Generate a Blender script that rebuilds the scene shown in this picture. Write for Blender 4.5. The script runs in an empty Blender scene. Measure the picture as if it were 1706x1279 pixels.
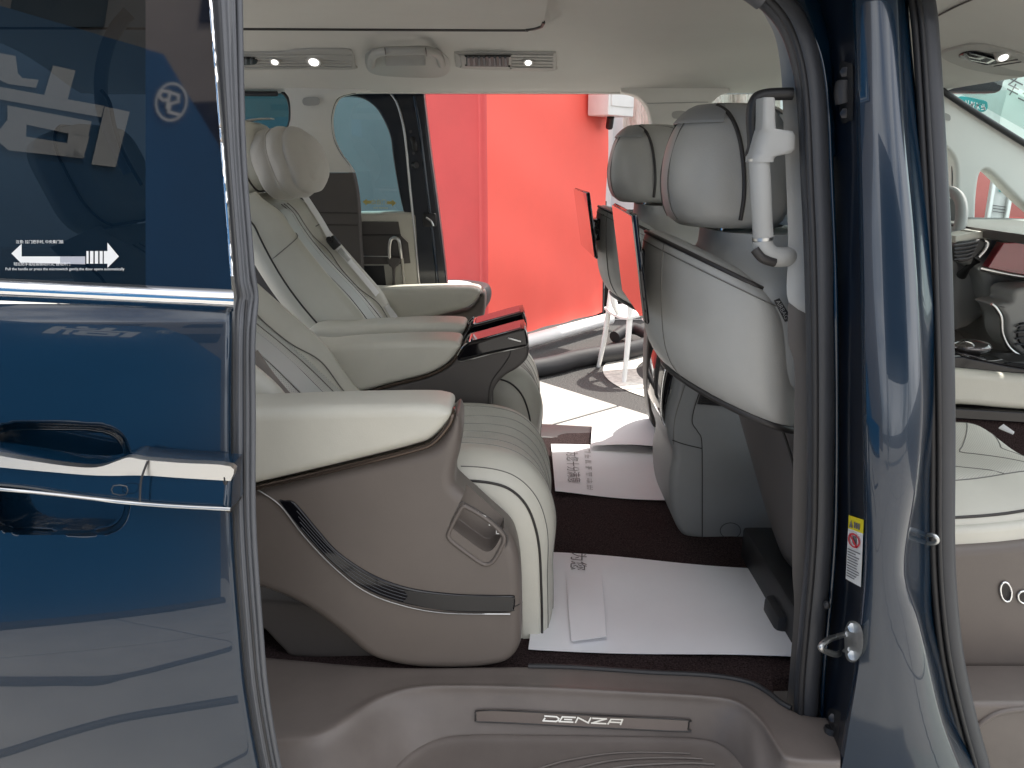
import bpy, bmesh, math, random
from mathutils import Vector, Matrix
from mathutils.geometry import delaunay_2d_cdt
random.seed(4)
sc = bpy.context.scene
COL = sc.collection
rad = math.radians

# ------------------------------------------------------------ camera, sky, sun, exposure
CX, CY, CZ, PITCH, FPX = 0.0, -1.14, 1.46, rad(16.0), 1300.0
cam_d = bpy.data.cameras.new('camera'); cam = bpy.data.objects.new('camera', cam_d); COL.objects.link(cam)
cam.location = (CX, CY, CZ); cam.rotation_euler = (math.pi/2 - PITCH, 0, 0)
cam_d.sensor_width = 36.0; cam_d.lens = 36.0*FPX/1706.0; cam_d.clip_start = 0.02; cam_d.clip_end = 2000
sc.camera = cam

SUN = Vector((0.26, 0.33, 0.90)).normalized()
world = bpy.data.worlds.new('World'); sc.world = world; world.use_nodes = True
nt = world.node_tree; nt.nodes.clear()
wo = nt.nodes.new('ShaderNodeOutputWorld'); bg = nt.nodes.new('ShaderNodeBackground')
sky = nt.nodes.new('ShaderNodeTexSky'); sky.sky_type = 'NISHITA'; sky.sun_disc = False
sky.sun_elevation = math.asin(SUN.z); sky.sun_rotation = math.atan2(SUN.x, SUN.y)
sky.air_density = 0.8; sky.dust_density = 4.0; sky.ozone_density = 0.6
tcw = nt.nodes.new('ShaderNodeTexCoord'); nzw = nt.nodes.new('ShaderNodeTexNoise'); rpw = nt.nodes.new('ShaderNodeValToRGB')
nzw.inputs['Scale'].default_value = 2.6; nzw.inputs['Detail'].default_value = 7; nzw.inputs['Roughness'].default_value = 0.6
rpw.color_ramp.elements[0].position = 0.36; rpw.color_ramp.elements[1].position = 0.58
mxw = nt.nodes.new('ShaderNodeMix'); mxw.data_type = 'RGBA'; mxw.inputs['B'].default_value = (9.5, 9.5, 9.6, 1)
nt.links.new(tcw.outputs['Generated'], nzw.inputs['Vector']); nt.links.new(nzw.outputs['Fac'], rpw.inputs['Fac'])
nt.links.new(rpw.outputs['Color'], mxw.inputs['Factor']); nt.links.new(sky.outputs['Color'], mxw.inputs['A'])
nt.links.new(mxw.outputs['Result'], bg.inputs['Color']); bg.inputs['Strength'].default_value = 0.15
nt.links.new(bg.outputs['Background'], wo.inputs['Surface'])
sun_d = bpy.data.lights.new('sun', 'SUN'); sun_d.energy = 4.0; sun_d.angle = rad(0.8); sun_d.color = (1.0, 0.95, 0.87)
sun = bpy.data.objects.new('sun', sun_d); COL.objects.link(sun)
sun.rotation_euler = (-SUN).to_track_quat('-Z', 'Y').to_euler(); sun.location = (3, 2, 8)
sc.view_settings.view_transform = 'Standard'; sc.view_settings.look = 'None'
sc.view_settings.exposure = 0.95; sc.view_settings.gamma = 1.0; sc.view_settings.use_curve_mapping = False
sc.render.engine = 'CYCLES'
sc.cycles.max_bounces = 10; sc.cycles.diffuse_bounces = 6; sc.cycles.glossy_bounces = 4
sc.cycles.transparent_max_bounces = 12; sc.cycles.sample_clamp_indirect = 6.0
sc.cycles.caustics_reflective = False; sc.cycles.caustics_refractive = False
sc.cycles.use_denoising = True

# ------------------------------------------------------------ projection helpers (photo pixel -> point on a depth plane)
_s, _c = math.sin(PITCH), math.cos(PITCH)
def ray(px, py):
    dx = (px-853.0)/FPX; dy = (py-639.5)/FPX
    return Vector((dx, _c-dy*_s, -_s-dy*_c))
def P(px, py, y):
    d = ray(px, py); t = (y-CY)/d.y
    return Vector((d.x*t+CX, y, CZ+d.z*t))
def PZ(px, py, z):
    d = ray(px, py); t = (z-CZ)/d.z
    return Vector((d.x*t, CY+d.y*t, z))
def xz(px, py, y):
    v = P(px, py, y); return (v.x, v.z)

def catmull(pts, n=6, closed=False):
    """smooth path; a point with an extra last element 1 (marked through C) is a corner"""
    raw = [(Vector(p[0]), True) if isinstance(p, tuple) and isinstance(p[0], (Vector, tuple)) else (Vector(p), False) for p in pts]
    m = len(raw); out = []
    segs = m if closed else m-1
    for i in range(segs):
        p1, k1 = raw[i]; p2, k2 = raw[(i+1) % m]
        p0 = p1 if k1 or (not closed and i == 0) else raw[(i-1) % m][0]
        p3 = p2 if k2 or (not closed and i == m-2) else raw[(i+2) % m][0]
        if (p2-p1).length < 1e-7: continue
        for k in range(n):
            t = k/n
            out.append(0.5*((2*p1)+(p2-p0)*t+(2*p0-5*p1+4*p2-p3)*t*t+(3*p1-p0-3*p2+p3)*t**3))
    if not closed: out.append(raw[-1][0].copy())
    return out
def K(*p): return (tuple(p), 1)          # corner marker
def outline(pts, y, n=5):
    """closed pixel outline on the plane y -> list of (x,z)"""
    q = []
    for p in pts:
        if isinstance(p[0], tuple): q.append((xz(p[0][0], p[0][1], y), 1))
        else: q.append(xz(p[0], p[1], y))
    return [tuple(v) for v in catmull([(a if not (isinstance(a[0], tuple)) else (tuple(a[0]), 1)) for a in q], n, True)]
def lerp(a, b, t): return a+(b-a)*t
def sst(a, b, x):
    t = min(1, max(0, (x-a)/(b-a))); return t*t*(3-2*t)
def interp(tab, x):
    """smooth table lookup"""
    if x <= tab[0][0]: return tab[0][1]
    for i in range(len(tab)-1):
        (x0, y0), (x1, y1) = tab[i], tab[i+1]
        if x <= x1:
            m0 = (y1-tab[i-1][1])/(x1-tab[i-1][0]) if i > 0 else (y1-y0)/(x1-x0)
            m1 = (tab[i+2][1]-y0)/(tab[i+2][0]-x0) if i+2 < len(tab) else (y1-y0)/(x1-x0)
            h = x1-x0; t = (x-x0)/h
            return (2*t**3-3*t*t+1)*y0+(t**3-2*t*t+t)*h*m0+(-2*t**3+3*t*t)*y1+(t**3-t*t)*h*m1
    return tab[-1][1]

# ------------------------------------------------------------ materials
def M(name, col, rough=0.5, metal=0.0, coat=0.0, spec=0.5, bump=None, var=None, sheen=0.0, coat_rough=0.03, sub=0.0, perf=None, transl=0.0, emit=0.0):
    m = bpy.data.materials.new(name); m.use_nodes = True
    n = m.node_tree.nodes; L = m.node_tree.links; b = n['Principled BSDF']
    b.inputs['Base Color'].default_value = (*col, 1); b.inputs['Roughness'].default_value = rough
    b.inputs['Metallic'].default_value = metal; b.inputs['Coat Weight'].default_value = coat
    b.inputs['Coat Roughness'].default_value = coat_rough; b.inputs['Specular IOR Level'].default_value = spec
    b.inputs['Sheen Weight'].default_value = sheen
    tc = n.new('ShaderNodeTexCoord'); colsock = None
    if var:
        nz = n.new('ShaderNodeTexNoise'); nz.inputs['Scale'].default_value = var[0]; nz.inputs['Detail'].default_value = 6
        nz.inputs['Roughness'].default_value = 0.65
        mx = n.new('ShaderNodeMix'); mx.data_type = 'RGBA'
        a = var[1]; c2 = var[2] if len(var) > 2 else None
        mx.inputs['A'].default_value = (*[v*(1-a) for v in col], 1)
        mx.inputs['B'].default_value = (*(c2 or [min(1, v*(1+a)) for v in col]), 1)
        rp = n.new('ShaderNodeValToRGB'); rp.color_ramp.elements[0].position = 0.32; rp.color_ramp.elements[1].position = 0.68
        L.new(tc.outputs['Object'], nz.inputs['Vector']); L.new(nz.outputs['Fac'], rp.inputs['Fac'])
        L.new(rp.outputs['Color'], mx.inputs['Factor']); colsock = mx.outputs['Result']
        rr = n.new('ShaderNodeMapRange'); rr.inputs['To Min'].default_value = max(0.02, rough*0.88); rr.inputs['To Max'].default_value = min(1, rough*1.12)
        L.new(nz.outputs['Fac'], rr.inputs['Value']); L.new(rr.outputs['Result'], b.inputs['Roughness'])
    nrm = None
    if bump:
        kind = bump[2] if len(bump) > 2 else 'noise'
        if kind == 'voronoi':
            t = n.new('ShaderNodeTexVoronoi'); t.inputs['Scale'].default_value = bump[0]; t.feature = 'SMOOTH_F1'; o = t.outputs['Distance']
        elif kind == 'wave':
            t = n.new('ShaderNodeTexWave'); t.inputs['Scale'].default_value = bump[0]; t.inputs['Distortion'].default_value = 6; o = t.outputs['Fac']
        else:
            t = n.new('ShaderNodeTexNoise'); t.inputs['Scale'].default_value = bump[0]; t.inputs['Detail'].default_value = 5; o = t.outputs['Fac']
        L.new(tc.outputs['Object'], t.inputs['Vector'])
        bp = n.new('ShaderNodeBump'); bp.inputs['Strength'].default_value = bump[1]; bp.inputs['Distance'].default_value = bump[3] if len(bump) > 3 else 0.001
        L.new(o, bp.inputs['Height']); nrm = bp
    if perf:
        mp = n.new('ShaderNodeMapping'); mp.inputs['Rotation'].default_value = (0, 0, rad(45))
        vo = n.new('ShaderNodeTexVoronoi'); vo.voronoi_dimensions = '2D'; vo.inputs['Scale'].default_value = perf; vo.inputs['Randomness'].default_value = 0.06
        L.new(tc.outputs['UV'], mp.inputs['Vector']); L.new(mp.outputs['Vector'], vo.inputs['Vector'])
        mr = n.new('ShaderNodeMapRange'); mr.inputs['From Min'].default_value = 0.2; mr.inputs['From Max'].default_value = 0.32
        L.new(vo.outputs['Distance'], mr.inputs['Value'])
        mx = n.new('ShaderNodeMix'); mx.data_type = 'RGBA'; mx.inputs['A'].default_value = (*[v*0.68 for v in col], 1)
        mx.inputs['B'].default_value = (*col, 1)
        if colsock: L.new(colsock, mx.inputs['B'])
        L.new(mr.outputs['Result'], mx.inputs['Factor']); colsock = mx.outputs['Result']
        bp = n.new('ShaderNodeBump'); bp.inputs['Strength'].default_value = 0.5; bp.inputs['Distance'].default_value = 0.001
        L.new(mr.outputs['Result'], bp.inputs['Height'])
        if nrm: L.new(nrm.outputs['Normal'], bp.inputs['Normal'])
        nrm = bp
    if colsock: L.new(colsock, b.inputs['Base Color'])
    if emit: b.inputs['Emission Color'].default_value = (1, .97, .92, 1); b.inputs['Emission Strength'].default_value = emit
    if transl:
        tb = n.new('ShaderNodeBsdfTranslucent'); ms = n.new('ShaderNodeMixShader'); ms.inputs['Fac'].default_value = transl
        tb.inputs['Color'].default_value = (*col, 1)
        if colsock: L.new(colsock, tb.inputs['Color'])
        L.new(b.outputs['BSDF'], ms.inputs[1]); L.new(tb.outputs['BSDF'], ms.inputs[2]); L.new(ms.outputs['Shader'], n['Material Output'].inputs['Surface'])
    if nrm: L.new(nrm.outputs['Normal'], b.inputs['Normal'])
    return m
def GLASS(name, tint, ior=1.5, rough=0.0):
    m = bpy.data.materials.new(name); m.use_nodes = True
    n = m.node_tree.nodes; L = m.node_tree.links; n.clear()
    o = n.new('ShaderNodeOutputMaterial'); mx = n.new('ShaderNodeMixShader'); fr = n.new('ShaderNodeLayerWeight'); pw = n.new('ShaderNodeMath'); ml = n.new('ShaderNodeMath')
    f0 = ((ior-1)/(ior+1))**2; fr.inputs['Blend'].default_value = .5; pw.operation = 'POWER'; pw.inputs[1].default_value = 5; ml.operation = 'MULTIPLY_ADD'; ml.inputs[1].default_value = 1-f0; ml.inputs[2].default_value = f0
    tr = n.new('ShaderNodeBsdfTransparent'); gl = n.new('ShaderNodeBsdfGlossy')
    tr.inputs['Color'].default_value = (*tint, 1); gl.inputs['Roughness'].default_value = rough
    L.new(fr.outputs['Facing'], pw.inputs[0]); L.new(pw.outputs[0], ml.inputs[0]); L.new(ml.outputs[0], mx.inputs['Fac']); L.new(tr.outputs['BSDF'], mx.inputs[1]); L.new(gl.outputs['BSDF'], mx.inputs[2])
    L.new(mx.outputs['Shader'], o.inputs['Surface'])
    return m

cream = M('cream_leather', (0.60, 0.588, 0.515), 0.42, bump=(420, 0.22, 'voronoi', 0.0008), var=(5, 0.05))
cream_perf = M('perforated_cream_leather', (0.64, 0.63, 0.56), 0.5, bump=(300, 0.15, 'voronoi', 0.0008), perf=230, var=(5, 0.05))
perf_back = M('perforated_back_leather', (0.60, 0.605, 0.565), 0.5, bump=(300, 0.15, 'voronoi', 0.0008), perf=170, var=(5, 0.05))
greyl = M('grey_leather', (0.43, 0.428, 0.405), 0.42, bump=(420, 0.22, 'voronoi', 0.0008), var=(5, 0.05))
greydk = M('grey_leather_dark', (0.27, 0.275, 0.27), 0.45, bump=(420, 0.22, 'voronoi', 0.0008), var=(5, 0.05))
brown = M('taupe_plastic', (0.136, 0.116, 0.103), 0.42, bump=(900, 0.18, 'voronoi', 0.0006), var=(7, 0.05))
browndk = M('dark_taupe_plastic', (0.085, 0.077, 0.073), 0.5, bump=(900, 0.2, 'voronoi', 0.0006), var=(7, 0.06))
silltrim = M('sill_plastic', (0.140, 0.119, 0.107), 0.42, bump=(1100, 0.25, 'voronoi', 0.0006), var=(9, 0.10))
piping = M('dark_piping', (0.03, 0.027, 0.026), 0.45)
seamc = M('cream_seam', (0.33, 0.32, 0.285), 0.7)
stitch = M('seam_thread', (0.17, 0.165, 0.15), 0.7)
gloss = M('piano_black', (0.004, 0.004, 0.006), 0.05)
blackp = M('black_plastic', (0.018, 0.018, 0.019), 0.45, bump=(700, 0.2, 'voronoi', 0.0006))
bronze = M('bronze_trim', (0.10, 0.075, 0.06), 0.25, metal=0.7)
chrome = M('chrome', (0.82, 0.83, 0.84), 0.07, metal=1.0, var=(3, 0.03))
satin = M('satin_metal', (0.62, 0.62, 0.60), 0.3, metal=1.0)
zinc = M('zinc_steel', (0.58, 0.59, 0.58), 0.42, metal=1.0, bump=(60, 0.2), var=(14, 0.12))
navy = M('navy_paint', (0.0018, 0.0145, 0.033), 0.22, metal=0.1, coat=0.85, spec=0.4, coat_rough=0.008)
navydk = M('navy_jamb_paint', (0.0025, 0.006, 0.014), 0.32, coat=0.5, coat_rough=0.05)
rubber = M('grey_rubber', (0.085, 0.090, 0.100), 0.42, bump=(500, 0.15), var=(6, 0.10))
rubberm = M('charcoal_rubber', (0.040, 0.043, 0.050), 0.45, bump=(500, 0.15), var=(6, 0.10))
rubberdk = M('black_rubber', (0.022, 0.022, 0.024), 0.5, bump=(500, 0.15), var=(6, 0.1))
liner = M('headliner_fabric', (0.545, 0.54, 0.51), 0.9, bump=(800, 0.35, 'noise', 0.001), var=(4, 0.03))
linerg = M('headliner_plastic', (0.38, 0.377, 0.356), 0.6, bump=(700, 0.15))
pillar = M('pillar_trim', (0.68, 0.67, 0.62), 0.65, bump=(700, 0.2), var=(5, 0.03))
pillar_n = M('grey_pillar_trim', (0.38, 0.385, 0.375), 0.6, bump=(700, 0.2), var=(5, 0.03))
carpet = M('dark_carpet', (0.014, 0.0085, 0.009), 1.0, spec=.1, bump=(420, 1.0, 'noise', 0.006), var=(260, 0.7, (0.085, 0.058, 0.058)))
fabric = M('pillow_fabric', (0.50, 0.475, 0.43), 0.9, bump=(260, 0.5, 'voronoi', 0.001), var=(6, 0.06), sheen=0.3)
webbing = M('belt_webbing', (0.78, 0.78, 0.76), 0.7, bump=(500, 0.4, 'noise', 0.001))
paper = M('white_paper', (0.82, 0.82, 0.84), 0.6, var=(3, 0.03))
ink = M('grey_print', (0.16, 0.155, 0.16), 0.7)
white = M('white_plastic', (0.78, 0.78, 0.76), 0.4, var=(4, 0.04))
whitew = M('white_wall', (0.75, 0.76, 0.77), 0.8, var=(1.2, 0.06))
redtarp = M('red_tarp', (0.88, 0.125, 0.092), 0.6, bump=(5, 0.12, 'noise', 0.02), var=(2.2, 0.03))
reddk = M('dark_red_shade', (0.60, 0.072, 0.070), 0.6, bump=(5, 0.15, 'noise', 0.02), var=(2.2, 0.06))  # darker red paints shade onto the booth's left face; also on the plinth
hose = M('black_hose', (0.018, 0.018, 0.020), 0.65, bump=(30, 0.3), var=(9, 0.2))
asphalt = M('asphalt', (0.026, 0.025, 0.025), 0.9, bump=(90, 0.8, 'noise', 0.01), var=(110, 0.7, (0.11, 0.105, 0.10)))
concrete = M('concrete_slab', (0.35, 0.335, 0.31), 0.75, bump=(60, 0.3, 'noise', 0.003), var=(2.5, 0.12))
joint = M('slab_joint', (0.035, 0.034, 0.036), 0.95)
paintw = M('road_paint', (0.62, 0.60, 0.54), 0.8, var=(30, 0.25))
boardblue = M('blue_board', (0.004, 0.082, 0.205), 0.6, var=(1.0, 0.1))
boardw = M('board_white', (0.78, 0.78, 0.76), 0.6)
pale = M('pale_banner', (0.84, 0.90, 0.88), 0.7, var=(1.5, 0.04), transl=.62)
cloth = M('cream_cloth', (0.66, 0.60, 0.55), 0.85, bump=(9, 0.5, 'wave', 0.02), var=(3, 0.12))
teal = M('teal_sign', (0.03, 0.36, 0.36), 0.6, var=(8, 0.2))
yellow = M('yellow_label', (0.80, 0.66, 0.02), 0.5)
redink = M('red_label', (0.62, 0.03, 0.05), 0.5)
dash = M('dash_grey', (0.30, 0.305, 0.295), 0.55, bump=(700, 0.2, 'voronoi', 0.0006), var=(6, 0.06))
lamp = M('reading_lamp_lens', (0.85, 0.85, 0.83), 0.12, coat=0.5, emit=1.2)
amber = M('yellow_print', (0.62, 0.50, 0.16), 0.6)
glass_door = GLASS('tinted_door_glass', (0.03, 0.045, 0.062), 1.52)
glass_far = GLASS('teal_tinted_glass', (0.20, 0.34, 0.375), 1.5)
glass_clear = GLASS('windscreen_glass', (0.80, 0.93, 0.90), 1.3)

# ------------------------------------------------------------ object helpers
def origin_of(o):
    while o.parent is not None: o = o.parent
    return o.location.copy()
def thing(name, label, cat, loc=(0, 0, 0), group=None):
    o = bpy.data.objects.new(name, None); COL.objects.link(o); o.location = loc; o.empty_display_size = 0.05
    o['label'] = label; o['category'] = cat
    if group: o['group'] = group
    return o
def tag(o, label, cat, group=None):
    o['label'] = label; o['category'] = cat
    if group: o['group'] = group
    return o
def mk(name, verts, faces, mat, parent=None, sharp=40, recalc=True, fmat=None, uv=None):
    me = bpy.data.meshes.new(name)
    org = origin_of(parent) if parent else Vector((0, 0, 0))
    bm = bmesh.new()
    vs = [bm.verts.new(Vector(v)-org) for v in verts]
    uvl = bm.loops.layers.uv.new('UVMap') if uv else None
    for i, f in enumerate(faces):
        try: bf = bm.faces.new([vs[k] for k in f])
        except ValueError: continue
        if fmat: bf.material_index = fmat[i]
        if uvl:
            for lp, k in zip(bf.loops, f): lp[uvl].uv = uv[k]
    if recalc: bmesh.ops.recalc_face_normals(bm, faces=bm.faces)
    bm.to_mesh(me); bm.free()
    for m in (mat if isinstance(mat, (list, tuple)) else [mat]): me.materials.append(m)
    if sharp:
        me.shade_smooth(); me.set_sharp_from_angle(angle=rad(sharp))
    o = bpy.data.objects.new(name, me); COL.objects.link(o)
    if parent: o.parent = parent
    return o
def rprism(name, ol, y0, y1, r, mat, parent=None, seg=4, r1=None, sharp=50, deform=None):
    """closed outline of (x,z) extruded from y0 to y1 with rounded rims"""
    r1 = r if r1 is None else r1
    pts = [Vector(p) for p in ol]; n = len(pts)
    area = sum(pts[i].x*pts[(i+1) % n].y-pts[(i+1) % n].x*pts[i].y for i in range(n))
    if area < 0: pts.reverse()
    nr = []
    for i in range(n):
        e0 = (pts[i]-pts[i-1]); e1 = (pts[(i+1) % n]-pts[i])
        e0 = e0.normalized() if e0.length > 1e-9 else Vector((1, 0)); e1 = e1.normalized() if e1.length > 1e-9 else e0
        v = Vector((-e0.y-e1.y, e0.x+e1.x)); nr.append(v.normalized() if v.length > 1e-6 else Vector((-e0.y, e0.x)))
    # keep the inset below the local radius of convex bends so rims never fold over
    lim = []
    for i in range(n):
        e0 = pts[i]-pts[i-1]; e1 = pts[(i+1) % n]-pts[i]
        ang = math.atan2(e0.x*e1.y-e0.y*e1.x, e0.dot(e1)); ln = (e0.length+e1.length)/2
        lim.append(max(.25*ln, .75*ln/ang) if ang > 1e-4 else 9.0)
    for i in range(n):                       # nor past the middle of a thin neck
        p0, dn = pts[i], nr[i]; best = 9.0
        for j in range(n):
            k2 = (j+1) % n
            if j == i or k2 == i: continue
            a_, b_ = pts[j], pts[k2]; e_ = b_-a_; den = dn.x*e_.y-dn.y*e_.x
            if abs(den) < 1e-12: continue
            w_ = a_-p0; t_ = (w_.x*e_.y-w_.y*e_.x)/den; s_ = (w_.x*dn.y-w_.y*dn.x)/den
            if t_ > 1e-5 and 0 <= s_ <= 1 and t_ < best: best = t_
        lim[i] = min(lim[i], .42*best)
    cum = [0.0]
    for i in range(n): cum.append(cum[-1]+(pts[(i+1) % n]-pts[i]).length)
    rm = max(r, r1); per = cum[-1]
    loc = []
    for i in range(n):
        best = rm
        for j in range(n):
            dd = abs(cum[i]-cum[j]); dd = min(dd, per-dd)
            if lim[j] < rm: best = min(best, lim[j]+.6*dd)
        loc.append(best/rm)
    d = 1 if y1 > y0 else -1
    rings = []
    for k in range(seg+1):
        a = k/seg*math.pi/2; rings.append((y0+d*r*(1-math.cos(a)), r*(1-math.sin(a))))
    for k in range(seg+1):
        a = (1-k/seg)*math.pi/2; rings.append((y1-d*r1*(1-math.cos(a)), r1*(1-math.sin(a))))
    V = []; Fc = []
    for y, ins in rings:
        for p, q, lc in zip(pts, nr, loc):
            w = p+q*(ins*lc); V.append(Vector((w.x, y, w.y)))
    for k in range(len(rings)-1):
        for i in range(n):
            j = (i+1) % n
            Fc.append((k*n+i, k*n+j, (k+1)*n+j, (k+1)*n+i))
    _, _, tf, ov, _, _ = delaunay_2d_cdt([Vector((p.x, p.y)) for p in pts], [], [list(range(n))], 1, 1e-9)
    tess = [tuple(ov[k][0] for k in f) for f in tf if all(len(ov[k]) for k in f)]
    # a narrow flat margin inside each cap keeps the big face evenly shaded
    for base, y in ((0, y0), ((len(rings)-1)*n, y1)):
        b2 = len(V); rr_ = r if base == 0 else r1
        for i in range(n):
            w = pts[i]+nr[i]*(rr_*loc[i]+min(.0015, .25*rm*loc[i])); V.append(Vector((w.x, y, w.y)))
        for i in range(n):
            j = (i+1) % n; Fc.append((base+i, base+j, b2+j, b2+i))
        Fc += [tuple(b2+k for k in tr) for tr in tess]
    if deform: V = [deform(v) for v in V]
    return mk(name, V, Fc, mat, parent, sharp)
def pxprism(name, pts, y0, y1, r, mat, parent=None, n=5, yref=None, **kw):
    return rprism(name, outline(pts, y0 if yref is None else yref, n), y0, y1, r, mat, parent, **kw)
def tube(name, pts, r, mat, parent=None, res=8, n=5, closed=False, flat=None, smooth=True, radii=None):
    path = catmull(pts, n, closed) if smooth else [Vector(p) for p in pts]
    m = len(path); V = []; Fc = []
    up = Vector((0.13, 0.31, 0.94)).normalized()
    prev = None
    for i, p in enumerate(path):
        t = (path[(i+1) % m]-path[i-1]) if closed else (path[min(i+1, m-1)]-path[max(i-1, 0)])
        t = t.normalized() if t.length > 1e-9 else Vector((1, 0, 0))
        if prev is None:
            a = t.cross(up); a = a.normalized() if a.length > 1e-3 else t.cross(Vector((1, 0, 0))).normalized()
        else:
            a = (prev-t*prev.dot(t)).normalized()
        prev = a; b = t.cross(a)
        rr = r if radii is None else r*lerp(radii[int(i/(m-1)*(len(radii)-1))], radii[min(len(radii)-1, int(i/(m-1)*(len(radii)-1))+1)], (i/(m-1)*(len(radii)-1)) % 1)
        for k in range(res):
            g = 2*math.pi*k/res
            if flat:                      # flatten along a world direction
                w = a*math.cos(g)*rr+b*math.sin(g)*rr
                fd, fs = flat; w = w-fd*(w.dot(fd))*(1-fs)
                V.append(p+w)
            else: V.append(p+a*math.cos(g)*rr+b*math.sin(g)*rr)
    for i in range(m if closed else m-1):
        for k in range(res):
            i2 = (i+1) % m; k2 = (k+1) % res
            Fc.append((i*res+k, i*res+k2, i2*res+k2, i2*res+k))
    if not closed: Fc.append(tuple(range(res))); Fc.append(tuple(range((m-1)*res, m*res)))
    return mk(name, V, Fc, mat, parent, 60)
def loft(name, loops, mat, parent=None, cap=True, sharp=60, uv=False):
    n = len(loops[0]); V = [p for l in loops for p in l]; Fc = []
    for k in range(len(loops)-1):
        for i in range(n):
            j = (i+1) % n; Fc.append((k*n+i, k*n+j, (k+1)*n+j, (k+1)*n+i))
    if cap: Fc.append(tuple(range(n))); Fc.append(tuple(range((len(loops)-1)*n, len(loops)*n)))
    return mk(name, V, Fc, mat, parent, sharp)
def sheet(name, fn, nu, nv, mat, parent=None, sharp=60, thick=None, uvs=None, fm=None):
    V = [Vector(fn(i/nu, j/nv)) for j in range(nv+1) for i in range(nu+1)]; Fc = []; fmat = []
    w = nu+1
    for j in range(nv):
        for i in range(nu):
            Fc.append((j*w+i, j*w+i+1, (j+1)*w+i+1, (j+1)*w+i))
            if fm: fmat.append(fm((i+.5)/nu, (j+.5)/nv))
    uv = [(i/nu*uvs[0], j/nv*uvs[1]) for j in range(nv+1) for i in range(nu+1)] if uvs else None
    if thick:
        N = len(V); V += [v+Vector(thick) for v in V]
        Fb = [tuple(reversed([k+N for k in f])) for f in Fc]
        rim = [i for i in range(w)]+[j*w+nu for j in range(1, nv+1)]+[nv*w+i for i in range(nu-1, -1, -1)]+[j*w for j in range(nv-1, 0, -1)]
        Fr = [(rim[k], rim[(k+1) % len(rim)], rim[(k+1) % len(rim)]+N, rim[k]+N) for k in range(len(rim))]
        if fm: fmat = fmat+fmat+[0]*len(Fr)
        if uv: uv = uv+uv
        Fc = Fc+Fb+Fr
    return mk(name, V, Fc, mat, parent, sharp, True, fmat if fm else None, uv)
def box(name, c, s, mat, parent=None, bev=0.004, rot=None, seg=2):
    bm = bmesh.new(); bmesh.ops.create_cube(bm, size=1.0)
    for v in bm.verts: v.co = Vector((v.co.x*s[0], v.co.y*s[1], v.co.z*s[2]))
    if bev: bmesh.ops.bevel(bm, geom=list(bm.edges), offset=bev, segments=seg, profile=0.5, affect='EDGES')
    R = Matrix.Rotation(rot[0], 3, rot[1]) if rot and not isinstance(rot, Matrix) else (rot or Matrix.Identity(3))
    org = origin_of(parent) if parent else Vector((0, 0, 0))
    for v in bm.verts: v.co = R @ v.co+Vector(c)-org
    me = bpy.data.meshes.new(name); bm.to_mesh(me); bm.free(); me.materials.append(mat)
    me.shade_smooth(); me.set_sharp_from_angle(angle=rad(40))
    o = bpy.data.objects.new(name, me); COL.objects.link(o)
    if parent: o.parent = parent
    return o
def plate(name, polys, mat, parent=None, sharp=None):
    """flat print: list of 3D polygons in one mesh"""
    V = []; Fc = []
    for p in polys:
        b = len(V); V += [Vector(q) for q in p]; Fc.append(tuple(range(b, b+len(p))))
    return mk(name, V, Fc, mat, parent, sharp, recalc=False)
def strokes(lines, w, fn):
    """2D polylines -> quads mapped through fn(x,y)"""
    out = []
    for l in lines:
        for (a, b), (c, d) in zip(l[:-1], l[1:]):
            t = Vector((c-a, d-b)); t = t.normalized() if t.length else Vector((1, 0)); q = Vector((-t.y, t.x))*w/2; e = t*w/2
            pts = [Vector((a, b))+q-e, Vector((c, d))+q+e, Vector((c, d))-q+e, Vector((a, b))-q-e]
            out.append([fn(p.x, p.y) for p in pts])
    return out
def text(name, s, fn_mat, size, mat, parent=None, extrude=0.0, sx=1.0, align='CENTER'):
    """text converted to a mesh; fn_mat is its 4x4 placement"""
    cu = bpy.data.curves.new(name, 'FONT'); cu.body = s; cu.size = size; cu.align_x = align; cu.align_y = 'CENTER'; cu.extrude = extrude
    cu.resolution_u = 3
    t = bpy.data.objects.new('tmp_text', cu); COL.objects.link(t)
    dg = bpy.context.evaluated_depsgraph_get(); me = bpy.data.meshes.new_from_object(t.evaluated_get(dg))
    bpy.data.objects.remove(t); bpy.data.curves.remove(cu)
    org = origin_of(parent) if parent else Vector((0, 0, 0))
    me.transform(Matrix.Translation(-org) @ fn_mat @ Matrix.Diagonal((sx, 1, 1, 1))); me.materials.clear(); me.materials.append(mat)
    me.name = name
    o = bpy.data.objects.new(name, me); COL.objects.link(o)
    if parent: o.parent = parent
    return o
def frame(o, xdir, ydir):
    x = Vector(xdir).normalized(); z = x.cross(Vector(ydir)).normalized(); y = z.cross(x)
    m = Matrix((x, y, z)).transposed().to_4x4(); m.translation = Vector(o); return m
def rowloft(name, rows, y0, y1, mat, parent=None, rr=.35, m=5, power=None):
    """rows of (py, pxL, pxR): rounded bars stacked along a column"""
    loops = []
    for py, a, b in rows:
        A = P(a, py, (y0+y1)/2); B = P(b, py, (y0+y1)/2); hw = (B-A).length/2; c = (A+B)/2; hy = (y1-y0)/2; r = min(hw, hy)*rr*2*.5+min(hw, hy)*.3
        r = min(r, min(hw, hy)*.98); L = []
        for sx, sy, a0 in ((1, 1, 0), (-1, 1, 90), (-1, -1, 180), (1, -1, 270)):
            for k in range(m+1):
                t = rad(a0+90*k/m); L.append(Vector((c.x+(hw-r)*sx+r*math.cos(t), c.y+(hy-r)*sy+r*math.sin(t), c.z)))
        loops.append(L)
    return loft(name, loops, mat, parent, True, 60)
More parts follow.
